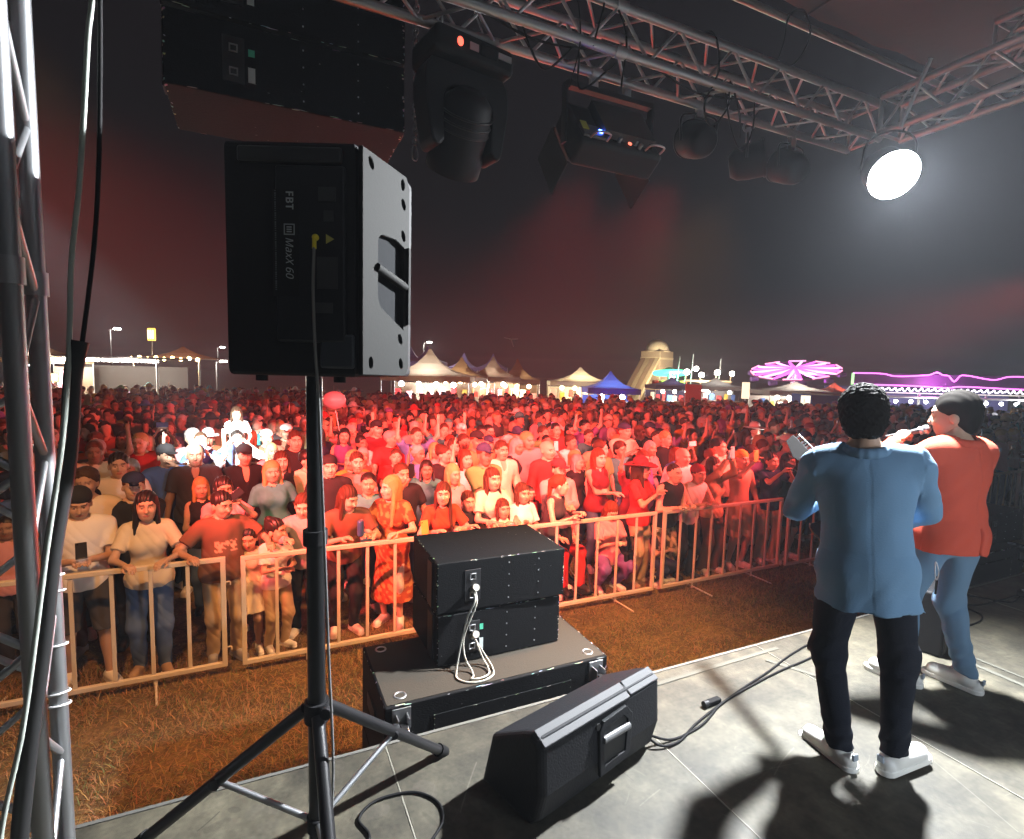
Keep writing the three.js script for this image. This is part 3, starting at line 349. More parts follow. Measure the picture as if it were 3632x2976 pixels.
function netMesh(f, lo, hi, c, colour) {
  const nx = Math.ceil((hi[0] - lo[0]) / c) + 2, ny = Math.ceil((hi[1] - lo[1]) / c) + 2, nz = Math.ceil((hi[2] - lo[2]) / c) + 2, val = new Float32Array(nx * ny * nz), B = 4, far = B * c * 1.9;
  for (let k = 0; k < nz; k += B) for (let j = 0; j < ny; j += B) for (let i = 0; i < nx; i += B) {
    const d0 = f(lo[0] + (i + 1.5) * c, lo[1] + (j + 1.5) * c, lo[2] + (k + 1.5) * c), skip = Math.abs(d0) > far;
    for (let z = k; z < Math.min(k + B, nz); z++) for (let y = j; y < Math.min(j + B, ny); y++) for (let x = i; x < Math.min(i + B, nx); x++) val[(z * ny + y) * nx + x] = skip ? d0 : f(lo[0] + x * c, lo[1] + y * c, lo[2] + z * c);
  }
  const id = new Int32Array(nx * ny * nz).fill(-1), pos = [], idx = [], at = (x, y, z) => (z * ny + y) * nx + x;
  const E = [[0, 1], [0, 2], [0, 4], [1, 3], [1, 5], [2, 3], [2, 6], [3, 7], [4, 5], [4, 6], [5, 7], [6, 7]], v = new Float32Array(8);
  for (let z = 0; z < nz - 1; z++) for (let y = 0; y < ny - 1; y++) for (let x = 0; x < nx - 1; x++) {
    let mask = 0; for (let q = 0; q < 8; q++) { v[q] = val[at(x + (q & 1), y + (q >> 1 & 1), z + (q >> 2))]; if (v[q] < 0) mask |= 1 << q; }
    if (mask === 0 || mask === 255) continue; let sx = 0, sy = 0, sz = 0, n = 0;
    for (const [a, b] of E) { if ((mask >> a & 1) === (mask >> b & 1)) continue; const t = v[a] / (v[a] - v[b]); sx += (a & 1) + t * ((b & 1) - (a & 1)); sy += (a >> 1 & 1) + t * ((b >> 1 & 1) - (a >> 1 & 1)); sz += (a >> 2) + t * ((b >> 2) - (a >> 2)); n++; }
    id[at(x, y, z)] = pos.length / 3; pos.push(lo[0] + (x + sx / n) * c, lo[1] + (y + sy / n) * c, lo[2] + (z + sz / n) * c);
  }
  const quad = (a, b, d, e, flip) => { if (a < 0 || b < 0 || d < 0 || e < 0) return; flip ? idx.push(a, d, b, b, d, e) : idx.push(a, b, d, b, e, d); };
  for (let z = 1; z < nz - 1; z++) for (let y = 1; y < ny - 1; y++) for (let x = 1; x < nx - 1; x++) {
    const s = val[at(x, y, z)] < 0;
    if (s !== val[at(x + 1, y, z)] < 0) quad(id[at(x, y - 1, z - 1)], id[at(x, y, z - 1)], id[at(x, y - 1, z)], id[at(x, y, z)], !s);
    if (s !== val[at(x, y + 1, z)] < 0) quad(id[at(x - 1, y, z - 1)], id[at(x, y, z - 1)], id[at(x - 1, y, z)], id[at(x, y, z)], s);
    if (s !== val[at(x, y, z + 1)] < 0) quad(id[at(x - 1, y - 1, z)], id[at(x, y - 1, z)], id[at(x - 1, y, z)], id[at(x, y, z)], !s);
  }
  const N = pos.length, nor = new Float32Array(N), col = new Float32Array(N), h = c * .45;
  for (let i = 0; i < N; i += 3) {
    const [x, y, z] = [pos[i], pos[i + 1], pos[i + 2]]; let a = f(x + h, y, z) - f(x - h, y, z), b = f(x, y + h, z) - f(x, y - h, z), d = f(x, y, z + h) - f(x, y, z - h); const l = 1 / (Math.hypot(a, b, d) || 1);
    nor[i] = a * l; nor[i + 1] = b * l; nor[i + 2] = d * l; const q = colour ? colour(x, y, z) : null; col[i] = q ? q[0] : 1; col[i + 1] = q ? q[1] : 1; col[i + 2] = q ? q[2] : 1;
  }
  const g = new THREE.BufferGeometry(); g.setAttribute('position', new THREE.Float32BufferAttribute(pos, 3)); g.setAttribute('normal', new THREE.BufferAttribute(nor, 3)); g.setAttribute('color', new THREE.BufferAttribute(col, 3)); const uv = new Float32Array(N / 3 * 2); for (let i = 0, j = 0; i < N; i += 3) { uv[j++] = (pos[i] * .8 + pos[i + 2] * .6) * 2; uv[j++] = pos[i + 1] * 2; } g.setAttribute('uv', new THREE.BufferAttribute(uv, 2)); g.setIndex(idx); return g;
}
const joinNets = list => mergeGeometries(list.filter(g => g && g.attributes.position.count));
const LOD = [{ body: .0085, head: .0048, hand: .0045, cloth: .0085, hair: .0065 }, { body: .021, head: .0068, hand: .0072, cloth: .0135, hair: .0105 }, { body: .034, head: .0145, hand: 0, cloth: .029, hair: .021 }, { body: .06, head: .04, hand: 0, cloth: .05, hair: .042 }];
function elbowOf(s, w, l1, l2, pole) { const d = w.clone().sub(s); let L = d.length(); const max = (l1 + l2) * .995; if (L > max) { d.multiplyScalar(max / L); w.copy(s).add(d); L = max; } d.normalize(); const a = (l1 * l1 - l2 * l2 + L * L) / (2 * L), h = Math.sqrt(Math.max(0, l1 * l1 - a * a)), p = pole.clone().addScaledVector(d, -pole.dot(d)).normalize(); return s.clone().addScaledVector(d, a).addScaledVector(p, h); }
const HEAD = (() => { // local head field, chin down, face to +z
  const skull = blend([ell(0, .036, -.014, .0755, .087, .095), ell(0, -.025, .022, .062, .09, .072), ell(0, -.08, .038, .04, .036, .042)], .05), nose = cap(V(0, .006, .088), V(0, -.03, .107), .008, .0135), brow = cap(V(-.035, .03, .08), V(.035, .03, .08), .012), cheek = union([ell(.038, -.028, .068, .022, .02, .02), ell(-.038, -.028, .068, .022, .02, .02)]), eyeL = ell(.031, .006, .094, .019, .011, .014), eyeR = ell(-.031, .006, .094, .019, .011, .014), ball = union([ell(.031, .005, .079, .0125, .0115, .0115), ell(-.031, .005, .079, .0125, .0115, .0115)]), lips = ell(0, -.064, .087, .024, .0095, .0105), ears = union([ell(.078, -.012, -.008, .011, .031, .02), ell(-.078, -.012, -.008, .011, .031, .02)]);
  return (x, y, z) => { let d = smin(smin(smin(skull(x, y, z), nose(x, y, z), .018), brow(x, y, z), .02), cheek(x, y, z), .03); d = smax(d, -Math.min(eyeL(x, y, z), eyeR(x, y, z)), .012); d = smin(d, ball(x, y, z), .004); d = smin(d, lips(x, y, z), .008); return smin(d, ears(x, y, z), .008); };
})();
function faceColour(x, y, z) { if (z < .05) return null; const ax = Math.abs(x); if (Math.hypot((ax - .031) / 1.25, y - .005) < .0085) return Math.hypot(ax - .031, y - .005) < .0062 ? [.06, .05, .05] : [1.15, 1.25, 1.4]; if (y > .022 && y < .034 && ax > .012 && ax < .05) return [.28, .22, .2]; if (Math.hypot(x / 2.4, (y + .064)) < .0105) return [.78, .42, .42]; return null; }
function handField(w, dir, up, side, curl, fine) { // palm and five fingers from the wrist
  const D = dir.clone().normalize(), U = up.clone().addScaledVector(D, -up.dot(D)).normalize(), X = D.clone().cross(U).multiplyScalar(side), P = (a, b, c) => w.clone().addScaledVector(D, a).addScaledVector(X, b).addScaledVector(U, c);
  const palm = blend([cap(P(.02, -.018, 0), P(.075, -.024, 0), .017, .015), cap(P(.02, .0, 0), P(.085, .0, .0), .017, .015), cap(P(.02, .02, 0), P(.078, .026, 0), .017, .014)], .02); const fs = [palm];
  [[-.026, .062, .08], [-.009, .072, .087], [.009, .067, .085], [.026, .052, .078]].forEach(([b, l, a], i) => { const k = curl * (1 + i * .12), p1 = P(a, b, 0), c1 = Math.cos(k), s1 = Math.sin(k), p2 = P(a + l * .48 * c1, b * 1.06, -l * .48 * s1), c2 = Math.cos(k * 2.1), s2 = Math.sin(k * 2.1), p3 = P(a + l * (.48 * c1 + .5 * c2), b * 1.08, -l * (.48 * s1 + .5 * s2)), r = fine ? .0088 : .012; fs.push(cap(p1, p2, r, r * .93), cap(p2, p3, r * .93, r * .78)); });
  const t0 = P(.02, -.024, -.004), t1 = P(.052, -.05, -.016 - curl * .012), t2 = P(.078, -.05 + curl * .02, -.022 - curl * .03); fs.push(cap(t0, t1, .0125, .0105), cap(t1, t2, .0105, .008)); return blend(fs, .007);
}
const ARMS = { // wrists in body units (1.72 m tall, facing +z, own left is +x): left, right, poles
  down: [[.3, .84, .07], [-.3, .84, .05]], rail: [[.2, 1.08, .36], [-.14, 1.08, .38]], railwide: [[.36, 1.09, .3], [-.34, 1.09, .3]], crossed: [[-.07, 1.2, .25], [.09, 1.15, .27]], chest: [[.05, 1.17, .27], [-.05, 1.17, .27]], phone: [[.06, 1.5, .33], [-.06, 1.5, .33]], phonehi: [[.05, 1.76, .27], [-.06, 1.76, .27]], one: [[.28, .86, .08], [-.24, 1.88, .12]], both: [[.34, 1.86, .1], [-.36, 1.84, .12]], face: [[.06, 1.5, .17], [-.28, .86, .05]], onerail: [[.22, 1.08, .36], [-.07, 1.42, .24]], clap: [[.045, 1.32, .28], [-.045, 1.32, .28]], hips: [[.22, 1.0, -.02], [-.22, 1.0, -.02]], filmone: [[.28, .9, .1], [-.1, 1.62, .34]]
};
let foldSeed = .2;
function person(sp, lod) { // -> geometries { skin, top, bottom, shoes, hair, ... } of a 1.72 m figure at the origin
  const D = LOD[lod], f = sp.g === 'f', fat = sp.fat || 0, lean = sp.lean || 0, H0 = .93, cl = Math.cos(lean), sl = Math.sin(lean), sit = sp.sit || 0, drop = sp.drop || 0;
  const T = (x, y, z) => V(x, H0 - drop + (y - H0) * cl - z * sl, z * cl + (y - H0) * sl), tm = new THREE.Matrix4().makeTranslation(0, H0 - drop, 0).multiply(new THREE.Matrix4().makeRotationX(lean)).multiply(new THREE.Matrix4().makeTranslation(0, -H0, 0));
  const sw = f ? .158 : .188, torso = inFrame(blend(f ? [ell(0, .95, -.005, .168 + fat, .13, .118 + fat), ell(0, 1.1, 0, .122 + fat * 1.2, .17, .092 + fat * 1.2), ell(0, 1.29, -.005, .142 + fat * .6, .17, .1 + fat * .5), ell(.068, 1.265, .075, .056, .058, .05), ell(-.068, 1.265, .075, .056, .058, .05), cap(V(-.115, 1.405, -.012), V(.115, 1.405, -.012), .05)] : [ell(0, .96, 0, .162 + fat, .13, .115 + fat), ell(0, 1.1, .005 + fat * .4, .146 + fat * 1.3, .17, .105 + fat * 1.4), ell(0, 1.3, 0, .172 + fat * .5, .18, .116 + fat * .5), cap(V(-.14, 1.41, -.012), V(.14, 1.41, -.012), .056)], .07), tm);
  // legs
  const legs = [], feet = [];
  for (const s of [1, -1]) {
    let hip = T(s * .088, .92, 0); hip = V(s * .09, H0 - drop - .01, 0); let knee, ank, toe; const st = sp.stance || [[.1, .02], [-.1, -.03]], [fx, fz, yaw] = s > 0 ? st[0] : st[1];
    if (sit) { knee = V(s * .13, H0 - drop + .02, .43); ank = V(s * .13, H0 - drop - .4, .47); toe = V(s * .15, H0 - drop - .44, .64); }
    else if (drop > .3) { knee = V(s * .2, .42, .3); ank = V(s * .14, .09, -.02); toe = V(s * .18, .04, .16); }
    else { ank = V(fx, .085, fz); const bend = elbowOf(hip, ank.clone(), .435, .425, V(s * .12 + (yaw ? Math.sin(yaw) * .5 : 0), 0, 1)); knee = bend; const a = yaw === undefined ? s * .28 : yaw; toe = V(fx + Math.sin(a) * .155, .042, fz + Math.cos(a) * .155); }
    legs.push([hip, knee, ank, toe, s]);
  }
  const legR = (k) => legs.map(([h, kn, a]) => blend([cap(h, kn, .083 + fat * .4 + k, .054 + k), cap(kn, a, .053 + k, .034 + k), ell(kn.x * .7 + a.x * .3, kn.y * .7 + a.y * .3, kn.z * .7 + a.z * .3 - .014, .046 + k, .12, .048 + k)], .04));
  const A = ARMS[sp.arms] || ARMS.down, arms = [];
  for (const s of [1, -1]) { const sh = T(s * sw, 1.395, -.012), w = V(...(sp.hands ? sp.hands[s > 0 ? 0 : 1] : A[s > 0 ? 0 : 1])); if (!sp.hands && drop) w.y -= drop * .9; const pole = sp.poles ? V(...sp.poles[s > 0 ? 0 : 1]) : w.y > 1.35 ? V(s * .7, -.7, .3) : V(s * .75, -.45, -.75), el = elbowOf(sh, w, .285, .25, pole); arms.push([sh, el, w, s]); }
  const armF = k => arms.map(([s, e, w]) => blend([cap(s, e, (f ? .041 : .049) + fat * .25 + k, (f ? .034 : .04) + k), cap(e, w, (f ? .034 : .039) + k, (f ? .023 : .027) + k)], .03));
  const nb = T(0, 1.42, -.02), hl = lean * .45, hc = nb.clone().add(V(0, .185 * Math.cos(hl), .03 + .185 * Math.sin(hl))).add(V(0, 0, (sp.hp || 0) * .05));
  const hm = new THREE.Matrix4().makeTranslation(hc.x, hc.y, hc.z).multiply(new THREE.Matrix4().makeRotationFromEuler(new THREE.Euler(sp.hp || 0, sp.hy || 0, sp.hr || 0, 'YXZ'))), hi = hm.clone().invert(), hs = sp.headScale || 1.06; if (hs !== 1) { hm.scale(V(hs, hs, hs)); }
  const neck = cap(nb, hc.clone().add(V(0, -.06, -.012)), f ? .047 : .057, f ? .044 : .052), headF = inFrame(HEAD, hm), out = {}, tmp = V(0, 0, 0);
  const handFs = arms.map(([s, e, w, sd], i) => { const fd = w.clone().sub(e).normalize(), dir = sp.handDir ? V(...sp.handDir[i]) : fd, up = sp.handUp ? V(...sp.handUp[i]) : Math.abs(fd.y) > .8 ? V(0, 0, -1).multiplyScalar(fd.y > 0 ? -1 : 1) : V(0, 1, 0); return handField(w, dir, up, sd, sp.curl ?? .42, D.hand > 0); });
  const body = blend([blend([torso, neck], .05), union(armF(0)), union(legR(0))], .035), bodyAll = D.hand ? body : blend([body, union(handFs)], .012), reach = [-.95, -.05, -.75], top = [.95, 2.1, .95];
  { const lo = [9, 9, 9], hi2 = [-9, -9, -9]; for (const p of [...arms.flat(), ...legs.flat(), nb]) if (p.isVector3) [p.x, p.y, p.z].forEach((q, i) => { lo[i] = Math.min(lo[i], q - .2); hi2[i] = Math.max(hi2[i], q + .22); }); lo[0] = Math.min(lo[0], -.34); hi2[0] = Math.max(hi2[0], .34); lo[2] = Math.min(lo[2], -.3); hi2[2] = Math.max(hi2[2], .3); out.lo = lo; out.hi = hi2; }
  const faceC = (x, y, z) => { tmp.set(x, y, z).applyMatrix4(hi); return faceColour(tmp.x / hs, tmp.y / hs, tmp.z / hs); };
  const around = (c, r) => [[c.x - r, c.y - r, c.z - r], [c.x + r, c.y + r, c.z + r]];
  const skins = [netMesh(bodyAll, out.lo, out.hi, D.body), netMesh(headF, ...around(hc, .15 * hs), D.head, faceC)]; if (D.hand) arms.forEach(([s, e, w], i) => skins.push(netMesh(handFs[i], ...around(w, .2), D.hand)));
  out.skin = joinNets(skins); const wr = (sp.wrinkle ?? (lod === 1 ? .0052 : .0045)) * (lod < 3 ? 1 : 0), fold = (x, y, z) => { const a = Math.sin(x * (26 + 9 * ph) + y * (8 + 13 * ph) + 2.4 * Math.sin(y * 9 + x * 7 + ph * 9)), b = Math.sin(x * -24 + y * 21 + z * 27 + 2.1 * Math.sin(x * 13 + y * 6 + ph * 5)); return wr * (.5 * (1 - 2 * Math.abs(a)) * (y > 1.15 ? .6 : 1) + .5 * b); }, ph = (foldSeed = (foldSeed * 1.618 + .31) % 1);
  const nk = inflate(neck, .022), tp = sp.top || 'tee', lo2 = sp.loose || .014, hipT = inFrame(ell(0, sp.hem ? sp.hem + .02 : .9, 0, .186 + fat, .17, .14 + fat), tm), hipJ = inFrame(ell(0, .94, 0, .2 + fat, .17, .156), tm), skirtJ = cap(V(0, 1.02, 0), V(0, sp.hem ? sp.hem - .05 : .8, 0), .15, .212), jk = tp === 'jacket' ? inFrame(blend([ell(0, 1.27, -.004, .18, .21, .132), ell(0, 1.08, 0, .15, .16, .116), (x, y, z) => skirtJ(x, y, z * 1.26) * .85, cap(V(-.172, 1.418, -.016), V(.172, 1.418, -.016), .054)], .06), tm) : null, ti = (x, y, z) => jk ? smin(jk(x, y, z), Math.min(torso(x, y, z) - .018, hipJ(x, y, z)), .03) : smin(torso(x, y, z) - lo2, hipT(x, y, z), .08);
  if (tp !== 'none') {
    const sleeves = tp === 'tank' ? [] : armF(tp === 'long' || tp === 'jacket' ? .016 : .02).map((g, i) => { const [s, e, w] = arms[i]; if (tp === 'long' || tp === 'jacket') { const d = w.clone().sub(e).normalize(), q = w.clone().addScaledVector(d, -.012); return (x, y, z) => Math.max(g(x, y, z), (x - q.x) * d.x + (y - q.y) * d.y + (z - q.z) * d.z); } const d = e.clone().sub(s).normalize(), q = s.clone().addScaledVector(d, .2), us = cap(s, e, (f ? .041 : .049) + fat * .25 + .02, (f ? .036 : .044) + .026); return (x, y, z) => Math.max(us(x, y, z), (x - q.x) * d.x + (y - q.y) * d.y + (z - q.z) * d.z); });
    const hem = tp === 'crop' ? 1.06 : sp.hem || .86, hp = T(0, hem, 0), hn = V(0, cl, sl), cut = (x, y, z) => -((x - hp.x) * hn.x + (y - hp.y) * hn.y + (z - hp.z) * hn.z), vneck = sp.vneck ? inFrame(cap(V(0, 1.46, .1), V(0, 1.46 - sp.vneck, .15), .05, .018), tm) : null, tankcut = tp === 'tank' ? union(arms.map(([s], i) => cap(V(s.x * 1.05, s.y - .06, s.z), V(s.x * 1.1, s.y + .1, s.z), .058))) : null, skirt = sp.skirt ? cap(T(0, 1.0, 0), T(0, sp.skirt, .02), .15 + fat, .26 + fat) : null;
    const core = skirt ? (x, y, z) => Math.max(smin(ti(x, y, z), skirt(x, y, z * 1.15), .06), sp.skirt - y) : (x, y, z) => Math.max(ti(x, y, z), cut(x, y, z));
    const F = (x, y, z) => { let d = core(x, y, z); for (const s of sleeves) d = smin(d, s(x, y, z), .03); d += fold(x, y, z); d = Math.max(d, -nk(x, y, z)); if (vneck) d = Math.max(d, -vneck(x, y, z)); if (tankcut) d = Math.max(d, -tankcut(x, y, z)); return sp.cutTop ? sp.cutTop(d, x, y, z) : d; };
    out.top = netMesh(F, out.lo, out.hi, D.cloth, sp.print);
  }
  const bt = sp.bottom || 'pants';
  if (bt !== 'none') {
    const k = bt === 'shorts' ? .026 : sp.legLoose || .017, pel = inFrame(ell(0, .945, 0, .168 + fat, .135, .122 + fat), tm), LB = legR(.01), L = legs.map(([h, kn, a]) => blend([cap(h, kn, .082 + fat * .4 + k, .057 + k), cap(kn, a, .055 + k, .04 + k)], .05)), flare = sp.flare ? legs.map(([h, kn, a]) => cap(kn, a.clone().add(V(0, -.02, -.01)), .06, .085)) : null;
    const cutY = bt === 'shorts' ? legs[0][1].y + .0 : 0; const skirtF = bt === 'skirt' ? cap(V(0, .95, 0), V(0, sp.skirtHem || .5, .02), .15, .24) : null;
    const F = skirtF ? (x, y, z) => Math.max(skirtF(x, y, z * 1.1), y - 1.02, (sp.skirtHem || .5) - y) + fold(x, y, z) : (x, y, z) => { let d = Math.min(L[0](x, y, z), L[1](x, y, z)); if (bt !== 'shorts' && lod < 2) d = Math.min(d, LB[0](x, y, z), LB[1](x, y, z)); if (flare) d = smin(d, Math.min(flare[0](x, y, z), flare[1](x, y, z)), .04); d = smin(d, pel(x, y, z), .05) + fold(x, y, z); if (bt === 'shorts' && !sit) d = Math.max(d, cutY - y); if (bt !== 'shorts' && !sit) d = Math.max(d, (sp.cuff || .055) - y); return sp.cutBottom ? sp.cutBottom(d, x, y, z) : d; };
    out.bottom = netMesh(F, out.lo, [out.hi[0], Math.min(out.hi[1], 1.15), out.hi[2]], D.cloth, sp.print2);
  }
  if (!sp.noShoes) out.shoes = legs.map(([h, kn, a, toe]) => { const heel = a.clone().add(a.clone().sub(toe).setY(0).multiplyScalar(.28)).setY(toe.y), up = cap(heel, toe, .04, .037), sole = cap(heel.clone().setY(toe.y - .024), toe.clone().setY(toe.y - .026), .044, .043), col = cap(a.clone().add(V(0, -.015, 0)), a.clone().add(V(0, .01, 0)), .043, .041), vamp = cap(a.clone().add(V(0, -.02, 0)), toe.clone(), .042, .034), y0 = toe.y - .042; const F = (x, y, z) => { let d = smin(smin(up(x, y, z), vamp(x, y, z), .02), col(x, y, z), .02); d = Math.min(d, sole(x, (y - toe.y + .03) * 1.6 + toe.y - .03, z)); return Math.max(d, y0 - y, -(a.y + .012 - y) > 0 ? y - a.y - .012 : -1); }; const lo = [Math.min(heel.x, toe.x) - .07, y0 - .02, Math.min(heel.z, toe.z, a.z) - .07], hi3 = [Math.max(heel.x, toe.x) + .07, a.y + .05, Math.max(heel.z, toe.z, a.z) + .07]; return netMesh(F, lo, hi3, lod === 0 ? .006 : lod === 1 ? .01 : D.cloth * .8); }); if (out.shoes) { if (lod < 2) { out.shoeL = out.shoes[0]; out.shoeR = out.shoes[1]; out.shoes = null; } else out.shoes = joinNets(out.shoes); }
  const hr = sp.hair || (f ? 'long' : 'short'), HL = [];
  const strand = (x, y, z) => sp.curly ? .0034 * (Math.sin(x * 190 + 2.2 * Math.sin(y * 130 + z * 70)) * Math.sin(z * 180 + 2 * Math.sin(x * 120)) + .8 * Math.sin(y * 210 + 2 * Math.sin(z * 150 + x * 60))) : .0034 * Math.sin(x * 210 + Math.sin(y * 22) * 1.4 + z * 60) * (lod === 0 ? .3 : lod === 1 ? 1 : .6);
  const shell = ell(0, .044, -.017, .086, .097, .104), faceHole0 = ell(0, -.045, .085, .07, .116, .085), faceHole = (x, y, z) => faceHole0(x, y + .007 * Math.sin(x * 120 + 3 * Math.sin(x * 47)), z), earHole = union([ell(.085, -.03, .01, .03, .035, .03), ell(-.085, -.03, .01, .03, .035, .03)]), shortH = (x, y, z) => Math.max(shell(x, y, z), -faceHole(x, y, z), -earHole(x, y, z), -.065 - y + z * .2) + strand(x, y, z);
  let hf = null, hlo = [-.2, -.16, -.24], hhi = [.2, .24, .24];
  if (hr === 'short') hf = (x, y, z) => shortH(x, y, z) + Math.max(0, .02 - y) * (Math.abs(x) > .045 ? .09 : .03); else if (hr === 'nape') { const es = union([ell(.085, -.02, .016, .02, .03, .022), ell(-.085, -.02, .016, .02, .03, .022)]), low = ell(0, -.02, -.05, .068, .085, .062); hf = (x, y, z) => Math.max(smin(shell(x, y, z), low(x, y, z), .03), -faceHole(x, y, z), -es(x, y, z), -.1 - y) + strand(x, y, z); } else if (hr === 'crop') hf = (x, y, z) => shortH(x, y, z) + .007; else if (hr === 'curly') { const s2 = blend([ell(0, .05, -.02, .094, .1, .108), ell(0, -.02, -.055, .08, .08, .066)], .04); hf = (x, y, z) => Math.max(s2(x, y, z), -faceHole(x, y, z - .01), -earHole(x, y, z), -.085 - y) + strand(x, y, z); }
  else if (hr === 'long' || hr === 'bob') { const len = hr === 'bob' ? -.14 : sp.hairLen || -.34, back = cap(V(0, -.01, -.05), V(0, len, -.075), .082, .055), sd = [1, -1].map(s => cap(V(s * .07, .01, .0), V(s * .088, len * .95, .045), .027, .02)); const all = blend([shell, back, ...sd], .03); hf = (x, y, z) => Math.max(all(x, y, z), -ell(0, -.06, .085, .06, .115, .09)(x, y, z)) + strand(x, y, z); hlo = [-.2, len - .1, -.22]; }
  else if (hr === 'bun' || hr === 'tail') { const kn = hr === 'bun' ? ell(0, .11, -.075, .045, .042, .045) : cap(V(0, .05, -.11), V(0, -.2, -.13), .034, .02); hf = (x, y, z) => smin(shortH(x, y, z), kn(x, y, z) + strand(x, y, z), .02); hlo = [-.14, -.26, -.24]; }
  if (hf) { const F = inFrame(hf, hm), c = V((hlo[0] + hhi[0]) / 2, (hlo[1] + hhi[1]) / 2, 0).applyMatrix4(hm), r = Math.max(...hhi, ...hlo.map(Math.abs)) * 1.15; out.hair = netMesh(F, ...around(V(hc.x, c.y, hc.z), r), D.hair); }
  if (sp.hat) { let F; const dome = ell(0, .06, -.012, .09, .085, .106); if (sp.hat === 'cap') { const bill = cap(V(0, .055, .08), V(0, .045, .15), .062, .058); F = (x, y, z) => Math.min(Math.max(dome(x, y, z), .045 - y), Math.max(bill(x, (y - .05) * 6 + .05, z) / 2, .06 - z)); } else if (sp.hat === 'back') { const bill = cap(V(0, .03, -.09), V(0, .015, -.16), .06, .055); F = (x, y, z) => Math.min(Math.max(dome(x, y, z), .04 - y), Math.max(bill(x, (y - .03) * 6 + .03, z) / 2, z + .06)); } else if (sp.hat === 'beanie') F = (x, y, z) => Math.max(ell(0, .055, -.015, .088, .088, .105)(x, y, z), .03 - y); else { const brim = ell(0, .05, -.01, .2, .014, .22), crown = ell(0, .1, -.012, .085, .085, .1); F = (x, y, z) => smin(Math.max(crown(x, y, z), .04 - y), brim(x, y - .9 * x * x, z), .015); } out.hat = netMesh(inFrame(F, hm), ...around(hc, .27), D.hair); }
  out.arms = arms; out.hc = hc; out.hm = hm; out.legs = legs; return out;
}
const skinTones = [[.52, .33, .23], [.46, .28, .19], [.6, .4, .3], [.36, .21, .14], [.55, .36, .26], [.26, .15, .1]].map(c => std(...c, .55, 0, { vertexColors: true }));
const cloth = {}; function fabric(name, r, g, b) { return cloth[name] = matte(r, g, b, .9, { vertexColors: true }); }
for (const [n, r, g, b] of [['black', .02, .02, .022], ['charcoal', .05, .05, .055], ['white', .72, .71, .68], ['cream', .66, .58, .44], ['grey', .3, .3, .31], ['navy', .03, .04, .1], ['blue', .08, .16, .42], ['red', .5, .04, .04], ['maroon', .2, .03, .04], ['rust', .3, .07, .03], ['pink', .62, .3, .32], ['green', .1, .26, .1], ['olive', .2, .2, .09], ['mustard', .5, .32, .06], ['purple', .2, .1, .32], ['brown', .16, .08, .05], ['tan', .45, .34, .2], ['denim', .08, .13, .24], ['teal', .05, .26, .28]]) fabric(n, r, g, b);
const stageHair = matte(.01, .0085, .0075, .85, { specularIntensity: .12 }), hairMats = { black: matte(.012, .0095, .008, .42, { specularIntensity: .7 }), brown: matte(.05, .026, .014, .6), auburn: matte(.13, .035, .015, .6), blonde: matte(.42, .27, .11, .6), grey: matte(.32, .31, .3, .7) };
const shoeMats = { white: std(.72, .71, .68, .55), black: std(.02, .02, .022, .5), tan: std(.3, .2, .12, .6), grey: std(.3, .3, .32, .6) };
const PARTS = [['skin', 'body'], ['top', 'shirt'], ['bottom', 'trousers'], ['shoes', 'shoes'], ['shoeL', 'shoe'], ['shoeR', 'shoe'], ['hair', 'hair'], ['hat', 'hat']];
function railHands(sp, h) { const k = 1.72 / h; const y = 1.115 * k; if (sp.arms === 'rail') sp.hands = [[.16, y, .3 * k + .06], [-.12, y, .3 * k + .08]]; if (sp.arms === 'railwide') sp.hands = [[.36, y, .27 * k], [-.34, y, .27 * k]]; if (sp.arms === 'onerail') sp.hands = [[.2, y, .3 * k], [-.08, 1.42, .26]]; return sp; }
function placePerson(geo, sp, label, at, turn, h, mats, group) {
  const o = thing('person', label, 'person', at, turn, group); const s = h / 1.72; o.scale.set(s, s, s);
  for (const [k, n] of PARTS) if (geo[k]) part(o, k === 'top' && (sp.top === 'jacket') ? 'jacket' : k === 'bottom' && sp.bottom !== 'pants' && sp.bottom ? sp.bottom : k === 'top' && sp.skirt ? 'dress' : n, geo[k], mats[k] || mats.shoes);
  o.updateMatrixWorld(true); return o;
}
const toWorld = (o, v) => v.clone().applyMatrix4(o.matrixWorld);
const phoneBody = rbox(.076, .158, .009, .004), phoneScreen = box(.068, .145, .0012, 0, 0, -.0051), lensG = disc(.006, .003, 10).rotateX(Math.PI / 2), screenOn = glow(.75, .85, 1, 1.3), screenDark = std(.02, .02, .025, .12);
const phoneMats = { black: std(.015, .015, .017, .3), white: std(.7, .7, .7, .4), yellow: std(.7, .55, .12, .5), purple: std(.34, .26, .6, .4), blue: std(.08, .15, .4, .4) };
function phone(label, at, turn, tilt, roll, colour, lit) { const o = thing('phone', label, 'phone', at, turn, 'phones held up in the crowd'); o.rotation.order = 'YXZ'; o.rotation.x = tilt; o.rotation.z = roll; part(o, 'case', phoneBody, phoneMats[colour]); part(o, 'screen', phoneScreen, lit ? screenOn : screenDark); const l = part(o, 'camera_lens', lensG, screenDark); l.position.set(-.022, .06, .0055); return o; }
function phoneAt(o, geo, sp, label, colour, roll = 0, lit = true) { const [a, b] = geo.arms, m = sp.arms === 'filmone' || sp.arms === 'onerail' || sp.arms === 'one' ? b[2].clone() : a[2].clone().add(b[2]).multiplyScalar(.5); m.y += .1; m.z += .045; return phone(label, toWorld(o, m), o.rotation.y, sp.arms === 'chest' ? -.9 : -.1, roll, colour, lit); }
const blot = (a, b) => Math.sin(a + 1.7 * Math.sin(b * .7)) * Math.sin(b * 1.1 + 1.3 * Math.sin(a * .8)) + .35 * Math.sin(a * 2.3 + b * 1.9);
